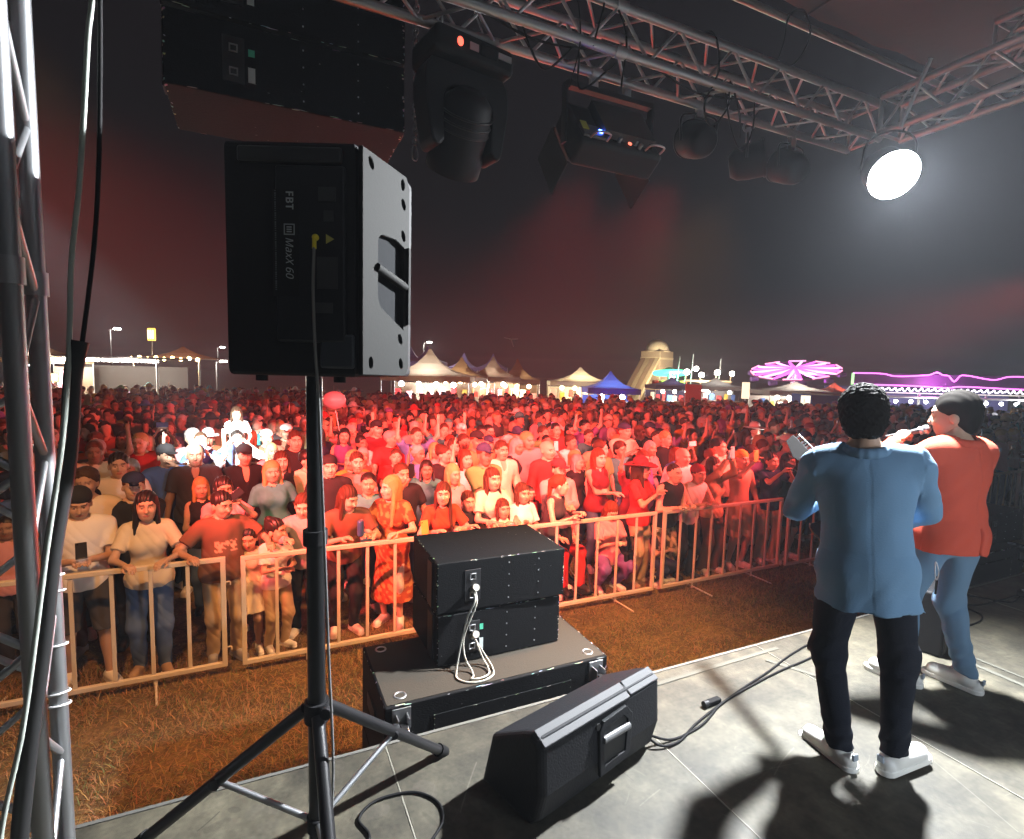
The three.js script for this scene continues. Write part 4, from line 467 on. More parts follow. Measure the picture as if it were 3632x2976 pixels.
const collarGeo = z0 => { const f = []; let p = null; for (let i = 0; i <= 10; i++) { const a = -1.9 + i * .38, q = V(Math.sin(a) * .08, 1.47 - .012 * Math.cos(a), z0 - Math.cos(a) * .068); if (p) f.push(cap(p, q, .021)); p = q; } const F = blend(f, .012); return netMesh(F, [-.14, 1.36, z0 - .13], [.14, 1.54, z0 + .1], .0075); };
// ------------------------------------------------------------------ the two performers
{
  const blue = new THREE.MeshStandardMaterial({ color: rgb(.12, .22, .34), roughness: .95, bumpMap: grainBump, bumpScale: .0006 }), trouser = matte(.009, .011, .018, .9, { bumpMap: grainBump, bumpScale: .001 }), white = shoeMats.white;
  const sp = { g: 'm', top: 'jacket', hem: .775, loose: .022, wrinkle: .0012, hair: 'curly', curly: true, hy: -.1, hp: .03, stance: [[.115, .0, .75], [-.1, .03, -.8]], hands: [[.13, 1.18, .34], [-.1, 1.04, .3]], poles: [[.75, -.85, -.35], [-1, -.12, -.15]], legLoose: .015, cuff: .085, curl: .75, headScale: 1.02,
    cutBottom: (d, x, y, z) => d + (y < .26 ? .004 * Math.sin(y * 88 + x * 44 + 2.2 * Math.sin(z * 34 + x * 20)) * Math.min(1, (.26 - y) * 9) : 0) + (y > .4 && y < .6 ? .0022 * Math.sin(y * 60 + x * 60 + z * 50) : 0) + .002 * Math.sin(x * 36 + Math.sin(y * 10) * 2.4 + z * 30), cutTop: (d, x, y, z) => { if (y < 1.04) d += .0045 * Math.min(1, (1.04 - y) * 4) * Math.sin(Math.atan2(x, -z - .01) * 6 + .6 * Math.sin(y * 9)); if (Math.abs(x) > .2) d += .004 * Math.sin(y * 62 + z * 30 + x * 20); else d += .0012 * Math.sin(y * 24 + x * 17 + Math.sin(x * 30)); if (z < 0) { d += .0016 * Math.max(0, 1 - Math.abs(x) / .009); } return d; } };
  const g = person(sp, 0), o = placePerson(g, sp, 'guitarist in blue blazer and black trousers seen from behind on the stage', V(1.68, 1.0, -2.31), Math.atan2(.42, -.9), 1.73, { skin: skinTones[1], top: blue, bottom: trouser, shoes: white, hair: stageHair }); o.rotation.order = 'YXZ'; o.rotation.z = -.085; o.updateMatrixWorld(true);
  part(o, 'collar', collarGeo(-.035), blue);
  part(o, 'shirt_cuff', rod(g.arms[1][2].clone().lerp(g.arms[1][1], .02), g.arms[1][2].clone().lerp(g.arms[1][1], -.06), .034, .033, 16), std(.7, .72, .75, .7));
  for (const [, , a, toe] of g.legs) { const d = toe.clone().sub(a).setY(0).normalize(), heel = a.clone().addScaledVector(d, -.045).setY(.012), tip = toe.clone().addScaledVector(d, .02).setY(.012); const f = cap(heel, tip, .044, .043); part(o, 'shoe_sole', netMesh((x, y, z) => Math.max(f(x, .012, z), Math.abs(y - .014) - .0145), [Math.min(heel.x, tip.x) - .07, -.01, Math.min(heel.z, tip.z) - .07], [Math.max(heel.x, tip.x) + .07, .04, Math.max(heel.z, tip.z) + .07], .007), std(.8, .79, .75, .5)); { const mid = a.clone().addScaledVector(d, .055), sd = V(d.z, 0, -d.x); for (let k = 0; k < 4; k++) { const c = mid.clone().addScaledVector(d, k * .02); part(o, 'lace', tube([c.clone().addScaledVector(sd, -.022).setY(.1 - k * .011), c.clone().setY(.112 - k * .012), c.clone().addScaledVector(sd, .022).setY(.1 - k * .011)], .003, 10, 5), std(.6, .58, .52, .8)); } part(o, 'heel_tab', rbox(.03, .03, .012, .004).rotateY(Math.atan2(d.x, d.z)).translate(a.x - d.x * .082, .075, a.z - d.z * .082), std(.3, .34, .4, .7)); } }
  // electric guitar hung in front of him, neck up to his left
  const q = thing('electric_guitar', 'dark electric guitar held by the blue blazer player, headstock by his shoulder', 'guitar'); q.applyMatrix4(o.matrixWorld); q.updateMatrixWorld();
  const base = V(.03, 1.03, .2), dir = V(.27, .47, .84).normalize(), nrm = V(0, .1, 1).addScaledVector(dir, -V(0, .1, 1).dot(dir)).normalize(), up = nrm.clone().cross(dir), gm = new THREE.Matrix4().makeBasis(dir, up, nrm).setPosition(base), put = geo => geo.applyMatrix4(gm);
  const bs = new THREE.Shape(); bs.moveTo(-.2, 0); bs.bezierCurveTo(-.22, .2, -.05, .18, .0, .13); bs.bezierCurveTo(.05, .1, .12, .2, .2, .16); bs.bezierCurveTo(.18, .1, .14, .06, .16, .04); bs.lineTo(.16, -.04); bs.bezierCurveTo(.14, -.06, .16, -.12, .17, -.14); bs.bezierCurveTo(.1, -.17, .05, -.1, 0, -.12); bs.bezierCurveTo(-.06, -.18, -.22, -.2, -.2, 0);
  part(q, 'body', put(new THREE.ExtrudeGeometry(bs, { depth: .03, bevelEnabled: true, bevelSize: .006, bevelThickness: .006, bevelSegments: 3 })), std(.03, .02, .02, .25)); part(q, 'neck', put(box(.5, .05, .022, .4, 0, .03)), std(.12, .06, .03, .4));
  const hsx = new THREE.Shape(); hsx.moveTo(.64, -.025); hsx.lineTo(.7, -.045); hsx.lineTo(.86, -.03); hsx.lineTo(.87, .02); hsx.lineTo(.68, .045); hsx.lineTo(.64, .026); hsx.closePath(); part(q, 'headstock', put(new THREE.ExtrudeGeometry(hsx, { depth: .014, bevelEnabled: true, bevelSize: .002, bevelThickness: .002, bevelSegments: 1 }).translate(0, 0, .02)), matte(.008, .007, .007, .8));
  for (let i = 0; i < 6; i++) part(q, 'tuning_peg', put(merge([rod(V(.69 + i * .03, .04 - i * .004, .027), V(.69 + i * .03, .066 - i * .004, .027), .004, .004, 8), new THREE.SphereGeometry(.0095, 10, 8).scale(1, .6, 1.3).translate(.69 + i * .03, .07 - i * .004, .027)])), alu); for (let i = 0; i < 6; i++) part(q, 'string', put(rod(V(-.1, -.02 + i * .008, .046), V(.69 + i * .03, -.018 + i * .007, .036), .0008, .0008, 5)), alu);
}
{
  const orange = new THREE.MeshStandardMaterial({ color: rgb(.5, .055, .022), roughness: .9, bumpMap: grainBump, bumpScale: .0006 }), jeans = new THREE.MeshStandardMaterial({ color: rgb(.11, .2, .31), roughness: .85, bumpMap: grainBump, bumpScale: .0008 });
  const sp = { g: 'm', top: 'jacket', hem: .84, loose: .018, wrinkle: .0016, hair: 'nape', hy: .55, hp: .12, hr: -.06, stance: [[.12, .08, .5], [-.18, -.03, .35]], hands: [[.19, 1.44, .22], [-.08, .98, .24]], poles: [[.85, -.6, -.1], [-.5, -.8, -.6]], curl: .85, legLoose: .012, cuff: .09, lean: .05,
    cutBottom: (d, x, y, z) => d + (y < .36 ? .0042 * Math.sin(y * 80 + x * 40 + 2 * Math.sin(z * 30)) * Math.min(1, (.36 - y) * 6) : 0) + .003 * Math.sin(x * 40 + Math.sin(y * 12) * 2 + z * 26), cutTop: (d, x, y, z) => z < 0 ? d + .0035 * Math.sin(y * 30 + x * 26 + 1.5 * Math.sin(x * 20 + y * 9)) + (y < 1.0 ? .02 : .004) * Math.max(0, 1 - Math.abs(x + .02) / .014) : d };
  const g = person(sp, 0), o = placePerson(g, sp, 'singer in orange red blazer and jeans holding a microphone to his mouth', V(2.5, 1.0, -2.97), Math.atan2(-.2, -.98), 1.7, { skin: skinTones[1], top: orange, bottom: jeans, shoes: shoeMats.white, hair: stageHair });
  part(o, 'collar', collarGeo(-.012), orange);
  for (const [, , a, toe] of g.legs) { const d = toe.clone().sub(a).setY(0).normalize(), heel = a.clone().addScaledVector(d, -.045).setY(.012), tip = toe.clone().addScaledVector(d, .02).setY(.012); const f = cap(heel, tip, .044, .043); part(o, 'shoe_sole', netMesh((x, y, z) => Math.max(f(x, .012, z), Math.abs(y - .014) - .0145), [Math.min(heel.x, tip.x) - .07, -.01, Math.min(heel.z, tip.z) - .07], [Math.max(heel.x, tip.x) + .07, .04, Math.max(heel.z, tip.z) + .07], .007), std(.8, .79, .75, .5)); { const mid = a.clone().addScaledVector(d, .055), sd = V(d.z, 0, -d.x); for (let k = 0; k < 4; k++) { const c = mid.clone().addScaledVector(d, k * .02); part(o, 'lace', tube([c.clone().addScaledVector(sd, -.022).setY(.1 - k * .011), c.clone().setY(.112 - k * .012), c.clone().addScaledVector(sd, .022).setY(.1 - k * .011)], .003, 10, 5), std(.6, .58, .52, .8)); } part(o, 'heel_tab', rbox(.03, .03, .012, .004).rotateY(Math.atan2(d.x, d.z)).translate(a.x - d.x * .082, .075, a.z - d.z * .082), std(.3, .34, .4, .7)); } }
  const w = g.arms[0][2], mouth = V(0, -.065, .1).applyMatrix4(g.hm), hand = w.clone().add(w.clone().sub(g.arms[0][1]).normalize().multiplyScalar(.07)), md = mouth.clone().sub(hand).normalize(), m = thing('microphone', 'silver hand microphone held at the orange blazer singers mouth', 'microphone'); m.applyMatrix4(o.matrixWorld);
  const m0 = mouth.clone().addScaledVector(md, -.03), m1 = m0.clone().addScaledVector(md, -.2); part(m, 'handle', rod(m1, m0.clone().addScaledVector(md, -.03), .011, .017, 14), std(.03, .03, .03, .4)); part(m, 'grille', new THREE.SphereGeometry(.027, 18, 14).translate(m0.x, m0.y, m0.z), std(.6, .6, .6, .35, .9)); part(m, 'band', rod(m0.clone().addScaledVector(md, -.034), m0.clone().addScaledVector(md, -.022), .024, .026, 16), alu);
  const L = p => toWorld(o, V(...p)), wh = std(.75, .74, .7, .5);
  solo('microphone_cable', tube([[-.1, 1.0, .26], [-.2, 1.04, .2], [-.245, .98, .1], [-.255, .9, .06], [-.225, .82, .06], [-.19, .84, .1], [-.2, .92, .12], [-.245, .96, .08], [-.27, .88, .02], [-.25, .8, .02], [-.2, .79, .04]].map(L), .0055, 120, 7), wh, 'white looped microphone cable in the orange blazer singers hand', 'cable');
  const k = thing('key_clip', 'steel key clip hanging at the singers jeans', 'clip'); k.applyMatrix4(o.matrixWorld); part(k, 'ring', tube([V(.17, .8, -.07), V(.18, .74, -.08), V(.172, .7, -.085), V(.162, .74, -.085)], .003, 30, 6, true), alu); part(k, 'strap', box(.012, .08, .004, .17, .66, -.085), rubber);
}
// ------------------------------------------------------------------ people at the barrier and just behind it
const CROWD = 'people in the crowd'; const placed = []; // [t, n]
const OUT = (sp, lod) => person(sp, lod);
function front(t, n, h, dturn, sp, label, top, bottom, hair, skin, shoes = 'white', hat = 'black') {
  placed.push([t, n]); railHands(sp, h); const g = person(sp, 1);
  const o = placePerson(g, sp, label, S(t, 0, n), AZ + dturn, h, { skin: skinTones[skin], top: cloth[top], bottom: cloth[bottom], shoes: shoeMats[shoes], hair: hairMats[hair], hat: cloth[hat] }, CROWD); return [o, g, sp];
}
{
  let q;
  q = front(-1.42, 5.55, 1.68, .25, { g: 'm', arms: 'chest', hp: .3, bottom: 'shorts', hat: 'back', stance: [[.16, .12, .3], [-.12, -.05]] }, 'person in dark shorts and white sneakers at the barrier looking at a phone', 'white', 'charcoal', 'black', 1); phoneAt(...q, 'black phone read by the person in dark shorts', 'black');
  front(-.93, 5.5, 1.63, .05, { g: 'f', arms: 'rail', hair: 'long', lean: .08, hy: .1 }, 'woman with long black hair and cream shirt leaning on the barrier', 'cream', 'denim', 'black', 0, 'tan');
  front(-.36, 5.5, 1.58, .3, { g: 'm', arms: 'railwide', fat: .025, hp: .12, hy: .35, print: (x, y, z) => z > 0 && y > 1.17 && y < 1.27 && Math.abs(x) < .1 && blot(x * 60, y * 60) > -.2 ? [3.6, 4.2, 4.6] : null }, 'youth in brown tee with pale print gripping the barrier post', 'brown', 'tan', 'black', 1, 'grey');
  front(-.14, 5.56, 1.2, -.1, { g: 'f', arms: 'down', hair: 'bun', skirt: .62, top: 'tee', bottom: 'none', headScale: 1.3, hp: .2 }, 'small child with hair bun in pale dress between two barrier panels', 'cream', 'cream', 'black', 1);
  front(.09, 5.52, 1.26, .5, { g: 'f', arms: 'chest', hair: 'bun', headScale: 1.28, hy: .5 }, 'small child in white shirt and beige trousers beside the tripod pole', 'white', 'tan', 'black', 1);
  front(.36, 5.72, 1.45, -.2, { g: 'm', arms: 'rail', top: 'long', hp: .25, headScale: 1.15 }, 'boy in grey jacket half hidden by the tripod pole', 'grey', 'black', 'brown', 0);
  front(.74, 5.62, 1.58, .1, { g: 'm', arms: 'rail', lean: .3, hair: 'long', hairLen: -.2, hp: .3, hy: .5 }, 'long haired person in dark brown shirt bending over the barrier with a blue can', 'brown', 'black', 'brown', 0);
  front(1.24, 5.62, 1.62, -.5, { g: 'f', arms: 'rail', lean: .12, hair: 'long', hy: -.7, hairLen: -.4, skirt: .3, bottom: 'none', print: (x, y, z) => blot(x * 40 + z * 30, y * 34) > .1 ? [1.7, 3.2, 2.6] : null }, 'blonde woman in profile wearing an orange patterned dress at the barrier', 'rust', 'rust', 'blonde', 2);
  q = front(1.74, 5.52, 1.56, -.1, { g: 'f', arms: 'rail', lean: .25, hair: 'long', hairLen: -.36, hy: -.2 }, 'smiling woman with straight dark hair and rust tee leaning above the speaker cabinets', 'rust', 'denim', 'brown', 2); phone('yellow cased phone held on the barrier by the woman in rust tee', S(1.47, 1.16, 5.18), AZ, 0, .1, 'yellow');
  front(2.08, 5.58, 1.38, 0, { g: 'm', arms: 'rail', headScale: 1.15 }, 'boy in black between two long haired women above the cabinets', 'black', 'denim', 'brown', 0);
  front(2.36, 5.62, 1.64, .1, { g: 'f', arms: 'rail', hair: 'long', hairLen: -.4, lean: .1 }, 'woman with long dark hair in cream shirt above the cabinets', 'cream', 'denim', 'brown', 0);
  front(2.44, 5.42, 1.3, .0, { g: 'f', arms: 'onerail', hair: 'long', headScale: 1.15 }, 'girl in pale top holding a drink to her chin at the barrier', 'cream', 'denim', 'brown', 1);
  front(2.7, 5.46, 1.46, .1, { g: 'f', arms: 'chest', hair: 'long', hairLen: -.42, headScale: 1.1 }, 'girl with long hair resting hands together on the barrier rail', 'white', 'denim', 'brown', 1);
  front(3.06, 5.5, 1.56, .6, { g: 'f', arms: 'rail', lean: .28, hair: 'tail', hy: .5, top: 'tank' }, 'red haired woman in grey strap top leaning along the barrier', 'charcoal', 'denim', 'auburn', 2);
  front(3.36, 5.78, 1.66, 0, { g: 'm', arms: 'chest', hat: 'cap', top: 'long', fat: .02 }, 'person in peaked cap and open grey shirt behind the red haired woman', 'grey', 'black', 'black', 0, 'white', 'maroon');
  front(4.22, 6.18, 1.7, .1, { g: 'f', arms: 'crossed', hair: 'long', top: 'tank', vneck: .14 }, 'woman with long red hair in dark tank top with folded arms', 'maroon', 'denim', 'auburn', 2);
  front(4.42, 5.5, 1.65, .4, { g: 'f', arms: 'clap', hat: 'wide', hair: 'long', top: 'tee', hy: .4 }, 'woman in wide brimmed hat and red top clapping at the barrier', 'red', 'tan', 'brown', 0, 'tan', 'maroon');
  front(4.78, 5.46, 1.63, .05, { g: 'm', arms: 'rail', lean: .32, fat: .03, top: 'tank', hair: 'crop', hp: -.1, print2: (x, y, z) => { const b = blot(x * 34 + z * 20, y * 26); return b > .35 ? [2.4, 2.2, 2.6] : b < -.35 ? [.3, .3, .4] : [1.3, 1.2, 1.4]; } }, 'stout man in glasses and black sleeveless top leaning on the barrier', 'black', 'olive', 'brown', 2);
  front(5.2, 5.48, 1.6, .0, { g: 'm', arms: 'rail', lean: .34, top: 'tank', hat: 'beanie' }, 'man in white vest with arms stretched along the barrier rail', 'white', 'black', 'brown', 1, 'black', 'maroon');
  q = front(5.68, 5.5, 1.62, .1, { g: 'f', arms: 'phonehi', top: 'long', hair: 'bob', flare: true }, 'person in long tan cardigan filming overhead at the barrier', 'tan', 'brown', 'brown', 2); phoneAt(...q, 'white phone filmed with by the person in tan cardigan', 'white');
  q = front(6.2, 5.5, 1.7, -.1, { g: 'm', arms: 'filmone', top: 'none', hat: 'beanie', hair: 'crop', bottom: 'shorts' }, 'shirtless man in yellow headcloth and cargo shorts filming at the barrier', 'tan', 'tan', 'black', 1, 'white', 'mustard'); phoneAt(...q, 'yellow phone raised by the shirtless man', 'yellow');
  q = front(6.82, 5.5, 1.64, -.2, { g: 'f', arms: 'phone', top: 'tee', hair: 'tail', flare: true }, 'person holding a phone sideways next to the guitarists elbow', 'navy', 'tan', 'black', 1); phoneAt(...q, 'black phone held sideways beside the guitarists elbow', 'black', 1.2);
  front(7.25, 5.55, 1.6, 0, { g: 'f', arms: 'down', bottom: 'skirt', skirtHem: .58 }, 'bare legged person in dark skirt behind the guitarist at the barrier', 'black', 'black', 'black', 0);
  front(4.7, 5.42, 1.15, .3, { g: 'm', arms: 'chest', drop: .45, headScale: 1.2, hp: .3 }, 'boy crouching behind the barrier bars below the stout man', 'black', 'navy', 'brown', 1);
  front(3.98, 5.52, 1.55, -.1, { g: 'f', arms: 'chest', drop: .46, hair: 'long', hp: .5 }, 'pink topped person crouching behind the barrier next to the wheelchair', 'pink', 'purple', 'auburn', 2);
  // second line
  q = front(-1.75, 6.5, 1.75, .2, { g: 'm', arms: 'down', hair: 'crop' }, 'man in black with glasses behind the person in dark shorts', 'black', 'charcoal', 'brown', 2);
  front(-1.42, 6.95, 1.76, .15, { g: 'm', arms: 'one', hands: [[.3, .86, .08], [-.3, 1.25, .3]], hy: .1, print: (x, y, z) => z > 0 && y > 1.14 && y < 1.27 && Math.abs(x) < .11 && blot(x * 70, y * 50) > .1 ? [.12, .1, .12] : null }, 'dark haired man in white printed shirt with one hand raised', 'white', 'denim', 'black', 0);
  front(-1.06, 7.5, 1.76, .35, { g: 'm', arms: 'face', hat: 'cap', hy: .2 }, 'man in black cap and blue tee touching his face', 'blue', 'black', 'black', 1);
  front(-.74, 7.3, 1.79, .1, { g: 'm', arms: 'down', hair: 'none', fat: .03, vneck: .12 }, 'bald man in dark polo shirt below the white beam', 'charcoal', 'black', 'black', 3);
  front(-.38, 6.1, 1.6, .35, { g: 'f', arms: 'phone', hair: 'long' }, 'dark haired woman lifting a phone behind the youth in brown', 'pink', 'denim', 'black', 1); phone('black phone lifted behind the youth in brown tee', S(-.26, 1.5, 5.75), AZ, -.2, -.9, 'black');
  front(-.22, 7.5, 1.73, .2, { g: 'm', arms: 'down', hat: 'cap', top: 'long', vneck: .22 }, 'man in black cap with open black jacket over pale shirt', 'black', 'black', 'black', 2);
  front(.2, 7.3, 1.66, .1, { g: 'f', arms: 'crossed', hair: 'bob', top: 'long', vneck: .2 }, 'woman in open black jacket glowing red beside the tripod pole', 'black', 'black', 'brown', 2);
  front(.4, 8.1, 1.82, .2, { g: 'm', arms: 'down', top: 'long' }, 'tall man in black behind the woman in open jacket', 'black', 'denim', 'brown', 2);
  front(.7, 6.55, 1.7, .0, { g: 'm', arms: 'down', hat: 'beanie', fat: .02 }, 'man in dark beanie just past the tripod pole', 'black', 'denim', 'black', 2);
  front(1.06, 6.85, 1.68, .05, { g: 'f', arms: 'down', hair: 'tail', fat: .02 }, 'woman in loose pink tee standing behind the blonde woman', 'pink', 'denim', 'brown', 2);
  front(2.62, 7.7, 1.7, .0, { g: 'f', arms: 'crossed', hair: 'bob', vneck: .2 }, 'woman in black deep necked top with folded arms in red light', 'black', 'denim', 'brown', 2);
  front(3.04, 6.85, 1.76, .05, { g: 'm', arms: 'down', top: 'long', vneck: .16 }, 'bearded man in pale shirt standing in the red light', 'cream', 'denim', 'brown', 1);
  front(-.36, 9.0, 1.76, .1, { g: 'm', arms: 'both', hands: [[.16, 1.52, .16], [-.16, 1.52, .16]] }, 'man in white carrying a girl on his shoulders in the white beam', 'white', 'denim', 'black', 2);
  { const sp = { g: 'f', arms: 'down', sit: 1, hair: 'long', headScale: 1.2, noShoes: false, hands: [[.2, 1.02, .3], [-.2, 1.02, .3]] }, g = person(sp, 1); placePerson(g, sp, 'girl in white tee riding on shoulders above the crowd', S(-.36, .84, 9.06), AZ, 1.25, { skin: skinTones[0], top: cloth.white, bottom: cloth.denim, shoes: shoeMats.white, hair: hairMats.brown }, CROWD); }
  { // wheelchair and its user
    const at = S(3.42, 0, 5.86), w = thing('wheelchair', 'black wheelchair with large pale rimmed wheels behind the barrier', 'wheelchair', at, AZ), k = V;
    for (const s of [-1, 1]) { const wh = new THREE.TorusGeometry(.29, .016, 10, 40); wh.rotateY(Math.PI / 2); wh.translate(s * .3, .305, -.05); const W = part(w, 'wheel', wh, rubber); const rim = new THREE.TorusGeometry(.25, .008, 8, 40); rim.rotateY(Math.PI / 2); rim.translate(s * .335, .305, -.05); part(W, 'hand_rim', rim, std(.6, .55, .5, .3, .6)); part(W, 'spoke', merge(Array.from({ length: 14 }, (_, i) => rod(k(s * .3, .305, -.05), k(s * .3, .305 + .28 * Math.sin(i * .4488), -.05 + .28 * Math.cos(i * .4488)), .0018, .0018, 5))), alu); const c = disc(.06, .025, 18); c.rotateZ(Math.PI / 2); c.translate(s * .24, .06, .32); part(w, 'caster', c, rubber); part(w, 'armrest', rbox(.05, .03, .3, .01, s * .25, .68, .02), blackPlastic); part(w, 'frame_tube', tube([k(s * .24, .95, -.25), k(s * .24, .5, -.2), k(s * .24, .46, .22), k(s * .22, .3, .4), k(s * .2, .12, .5)], .012, 40, 8), blackMetal); part(w, 'footplate', rbox(.16, .012, .2, .004, s * .1, .115, .52), rubber); }
    part(w, 'seat', rbox(.46, .05, .44, .02, 0, .47, .02), std(.03, .03, .035, .8)); part(w, 'backrest', rbox(.46, .42, .03, .012, 0, .74, -.23), std(.03, .03, .035, .8));
    const sp = { g: 'f', arms: 'chest', sit: 1, top: 'long', hair: 'tail', hands: [[.12, 1.12, .3], [-.1, 1.12, .3]], print: (x, y, z) => blot(x * 44 + z * 30, y * 40) > .2 ? [.5, .35, .4] : null }, g = person(sp, 1); placePerson(g, sp, 'person in red trousers and patterned pink jacket sitting in the wheelchair', S(3.42, -.34, 5.9), AZ, 1.62, { skin: skinTones[2], top: cloth.pink, bottom: cloth.red, shoes: shoeMats.black, hair: hairMats.auburn }, CROWD); placed.push([3.42, 5.86]);
    const bag = thing('hand_bag', 'black bag hung between the crouching person and the barrier', 'bag', S(4.16, .42, 5.3), AZ + .3); part(bag, 'pouch', rbox(.2, .26, .07, .03, 0, 0, 0), rubber); part(bag, 'strap', tube([V(-.07, .12, 0), V(-.05, .3, 0), V(.05, .3, 0), V(.07, .12, 0)], .008, 24, 6), rubber);
  }
  const can = thing('drink_can', 'blue drink can in the hands of the bending person', 'can', S(.84, 1.14, 5.2), 0); part(can, 'can_body', new THREE.LatheGeometry([[0, 0], [.026, 0], [.032, .008], [.032, .14], [.026, .15], [0, .15]].map(p => new THREE.Vector2(...p)), 20), std(.06, .16, .4, .3, .5)); part(can, 'rim', new THREE.TorusGeometry(.026, .002, 6, 20).rotateX(Math.PI / 2).translate(0, .15, 0), alu);
}
// ------------------------------------------------------------------ rows behind them
{
  const r = rng(77), pick = a => a[r() * a.length | 0];
  const arche = [ // pose, clothing and hair of the crowd
    { g: 'm', arms: 'down', hair: 'short' }, { g: 'f', arms: 'down', hair: 'long' }, { g: 'm', arms: 'crossed', hat: 'cap' }, { g: 'f', arms: 'clap', hair: 'tail' }, { g: 'm', arms: 'phone', hair: 'crop' }, { g: 'f', arms: 'phonehi', hair: 'long' }, { g: 'm', arms: 'hips', hair: 'short', fat: .04 }, { g: 'f', arms: 'one', hair: 'bob' }, { g: 'm', arms: 'down', hair: 'none', top: 'long' }, { g: 'f', arms: 'chest', hair: 'long', top: 'tank' }, { g: 'm', arms: 'down', hat: 'wide', top: 'long' }, { g: 'f', arms: 'crossed', hair: 'bun', hy: .5 }, { g: 'm', arms: 'filmone', hair: 'short', hy: -.1 }, { g: 'f', arms: 'down', hair: 'long', hy: -.5, top: 'long' }, { g: 'm', arms: 'both', hair: 'short' }, { g: 'f', arms: 'face', hair: 'bob', hy: .35 }, { g: 'm', arms: 'down', hair: 'short', hy: .6, fat: .02 }, { g: 'm', arms: 'clap', hat: 'back' }, { g: 'f', arms: 'down', hair: 'tail', hy: .3, hr: .15 }, { g: 'm', arms: 'crossed', hair: 'curly', curly: true, top: 'long' }
  ]; const geos = arche.map(a => person(a, 2));
  const weights = [5, 6, 4, 3, 4, 3, 4, 2, 3, 4, 2, 4, 3, 5, 2, 3, 5, 2, 5, 4], bag = weights.flatMap((w, i) => Array(w).fill(i));
  const tops = ['black', 'black', 'charcoal', 'white', 'white', 'cream', 'grey', 'navy', 'blue', 'red', 'maroon', 'pink', 'green', 'olive', 'mustard', 'purple', 'brown', 'tan', 'teal', 'rust'], bots = ['denim', 'denim', 'black', 'charcoal', 'tan', 'navy', 'brown'], hairs = ['black', 'black', 'brown', 'brown', 'auburn', 'blonde', 'grey'];
  const inView = (t, y, n) => { const p = S(t, y, n).project(camera); return p.z < 1 && Math.abs(p.x) < 1.08; }; camera.updateMatrixWorld(true); camera.updateProjectionMatrix();
  const ord = ['first', 'second', 'third', 'fourth', 'fifth', 'sixth', 'seventh', 'eighth', 'ninth', 'tenth', 'eleventh', 'twelfth', 'thirteenth', 'fourteenth', 'fifteenth', 'sixteenth', 'seventeenth', 'eighteenth', 'nineteenth', 'twentieth']; const nth = i => i < 20 ? ord[i] : i < 29 ? 'twenty ' + ord[i - 20] : i === 29 ? 'thirtieth' : i < 39 ? 'thirty ' + ord[i - 30] : i === 39 ? 'fortieth' : i < 49 ? 'forty ' + ord[i - 40] : 'fiftieth';
  const poseWord = { down: 'standing', crossed: 'arms folded', clap: 'clapping', phone: 'filming', phonehi: 'filming overhead', hips: 'hands on hips', one: 'one arm raised', chest: 'hands together', filmone: 'filming one handed', both: 'both arms raised', face: 'hand at face' };
  let count = 41, n = 6.12, row = 0, nextN = 0; const MAXP = 298;
  while (count < MAXP && row < 40) {
    const line = []; for (let t = -4.5 - n * .6; t < n * 2.6; t += .36 + r() * .34) { const tt = t + (r() - .5) * .2, nn = n + (r() - .5) * .42; if (!inView(tt, 1.4, nn) || placed.some(([a, b]) => Math.hypot(a - tt, (b - nn) * .9) < .33)) continue; line.push([tt, nn]); }
    line.sort((a, b) => { const p = S(a[0], 1.5, a[1]).project(camera).x, q = S(b[0], 1.5, b[1]).project(camera).x; return p - q; });
    for (let i = 0; i < line.length && count < MAXP; i++) {
      const [tt, nn] = line[i], k = pick(bag), a = arche[k], h = (a.g === 'f' ? 1.62 : 1.74) * (r() < .06 ? .78 : .92 + r() * .14), top = pick(tops), hair = pick(hairs); const hw = a.hair === 'none' ? 'bald man' : (a.hat ? 'hatted' : hair === 'black' ? 'dark haired' : hair + ' haired') + (a.g === 'f' ? ' woman' : ' man');
      const o = placePerson(geos[k], a, `${hw} in ${top} top ${poseWord[a.arms]}, crowd row ${ord[row] || nth(row)}, ${nth(i)} from left`, S(tt, 0, nn), AZ + (r() - .5) * .5 + .08, h, { skin: skinTones[r() * 6 | 0], top: cloth[top], bottom: cloth[pick(bots)], shoes: shoeMats[pick(['white', 'black', 'grey'])], hair: hairMats[hair], hat: cloth[pick(['black', 'maroon', 'tan', 'white', 'navy'])] }, CROWD); count++; placed.push([tt, nn]); o.rotation.order = 'YXZ'; o.rotation.z = (r() - .5) * .09; o.rotation.x = (r() - .5) * .06; const wd = .93 + r() * .2; o.scale.x *= wd; o.scale.z *= wd; o.updateMatrixWorld(true);
      if (/phone|film/.test(a.arms)) phoneAt(o, geos[k], a, `phone held up in crowd row ${ord[row] || nth(row)} by the person ${nth(i)} from left`, pick(['black', 'black', 'white', 'purple', 'blue']), a.arms === 'phonehi' ? 1.57 : 0);
    }
    n += .6 + r() * .06; row++; nextN = n;
  }
  console.log('people', count, 'rows', row, 'n', nextN.toFixed(2));
  // the mass of people farther back
  const o = new THREE.Group(); o.name = 'distant_crowd'; scene.add(o); tag(o, 'dense dark mass of people stretching back to the stalls', 'crowd', null, 'stuff');
  const N = 1500, far = [0, 1, 2, 6, 10, 13, 16, 7].map(i => ({ a: arche[i], g: person(arche[i], 3) })), lists = far.map(() => []); let made = 0, tries = 0;
  while (made < N && tries++ < 60000) { const nn = nextN + Math.pow(r(), .85) * 16, tt = -nn * 1.0 + r() * nn * 4.4; if (!inView(tt, 1.5, nn) || S(tt, 0, nn).z < -22.5) continue; lists[r() * far.length | 0].push([tt, nn]); made++; }
  const m4 = new THREE.Matrix4(), q = new THREE.Quaternion(), c = new THREE.Color(), white = new THREE.MeshStandardMaterial({ color: 0xffffff, roughness: .85 });
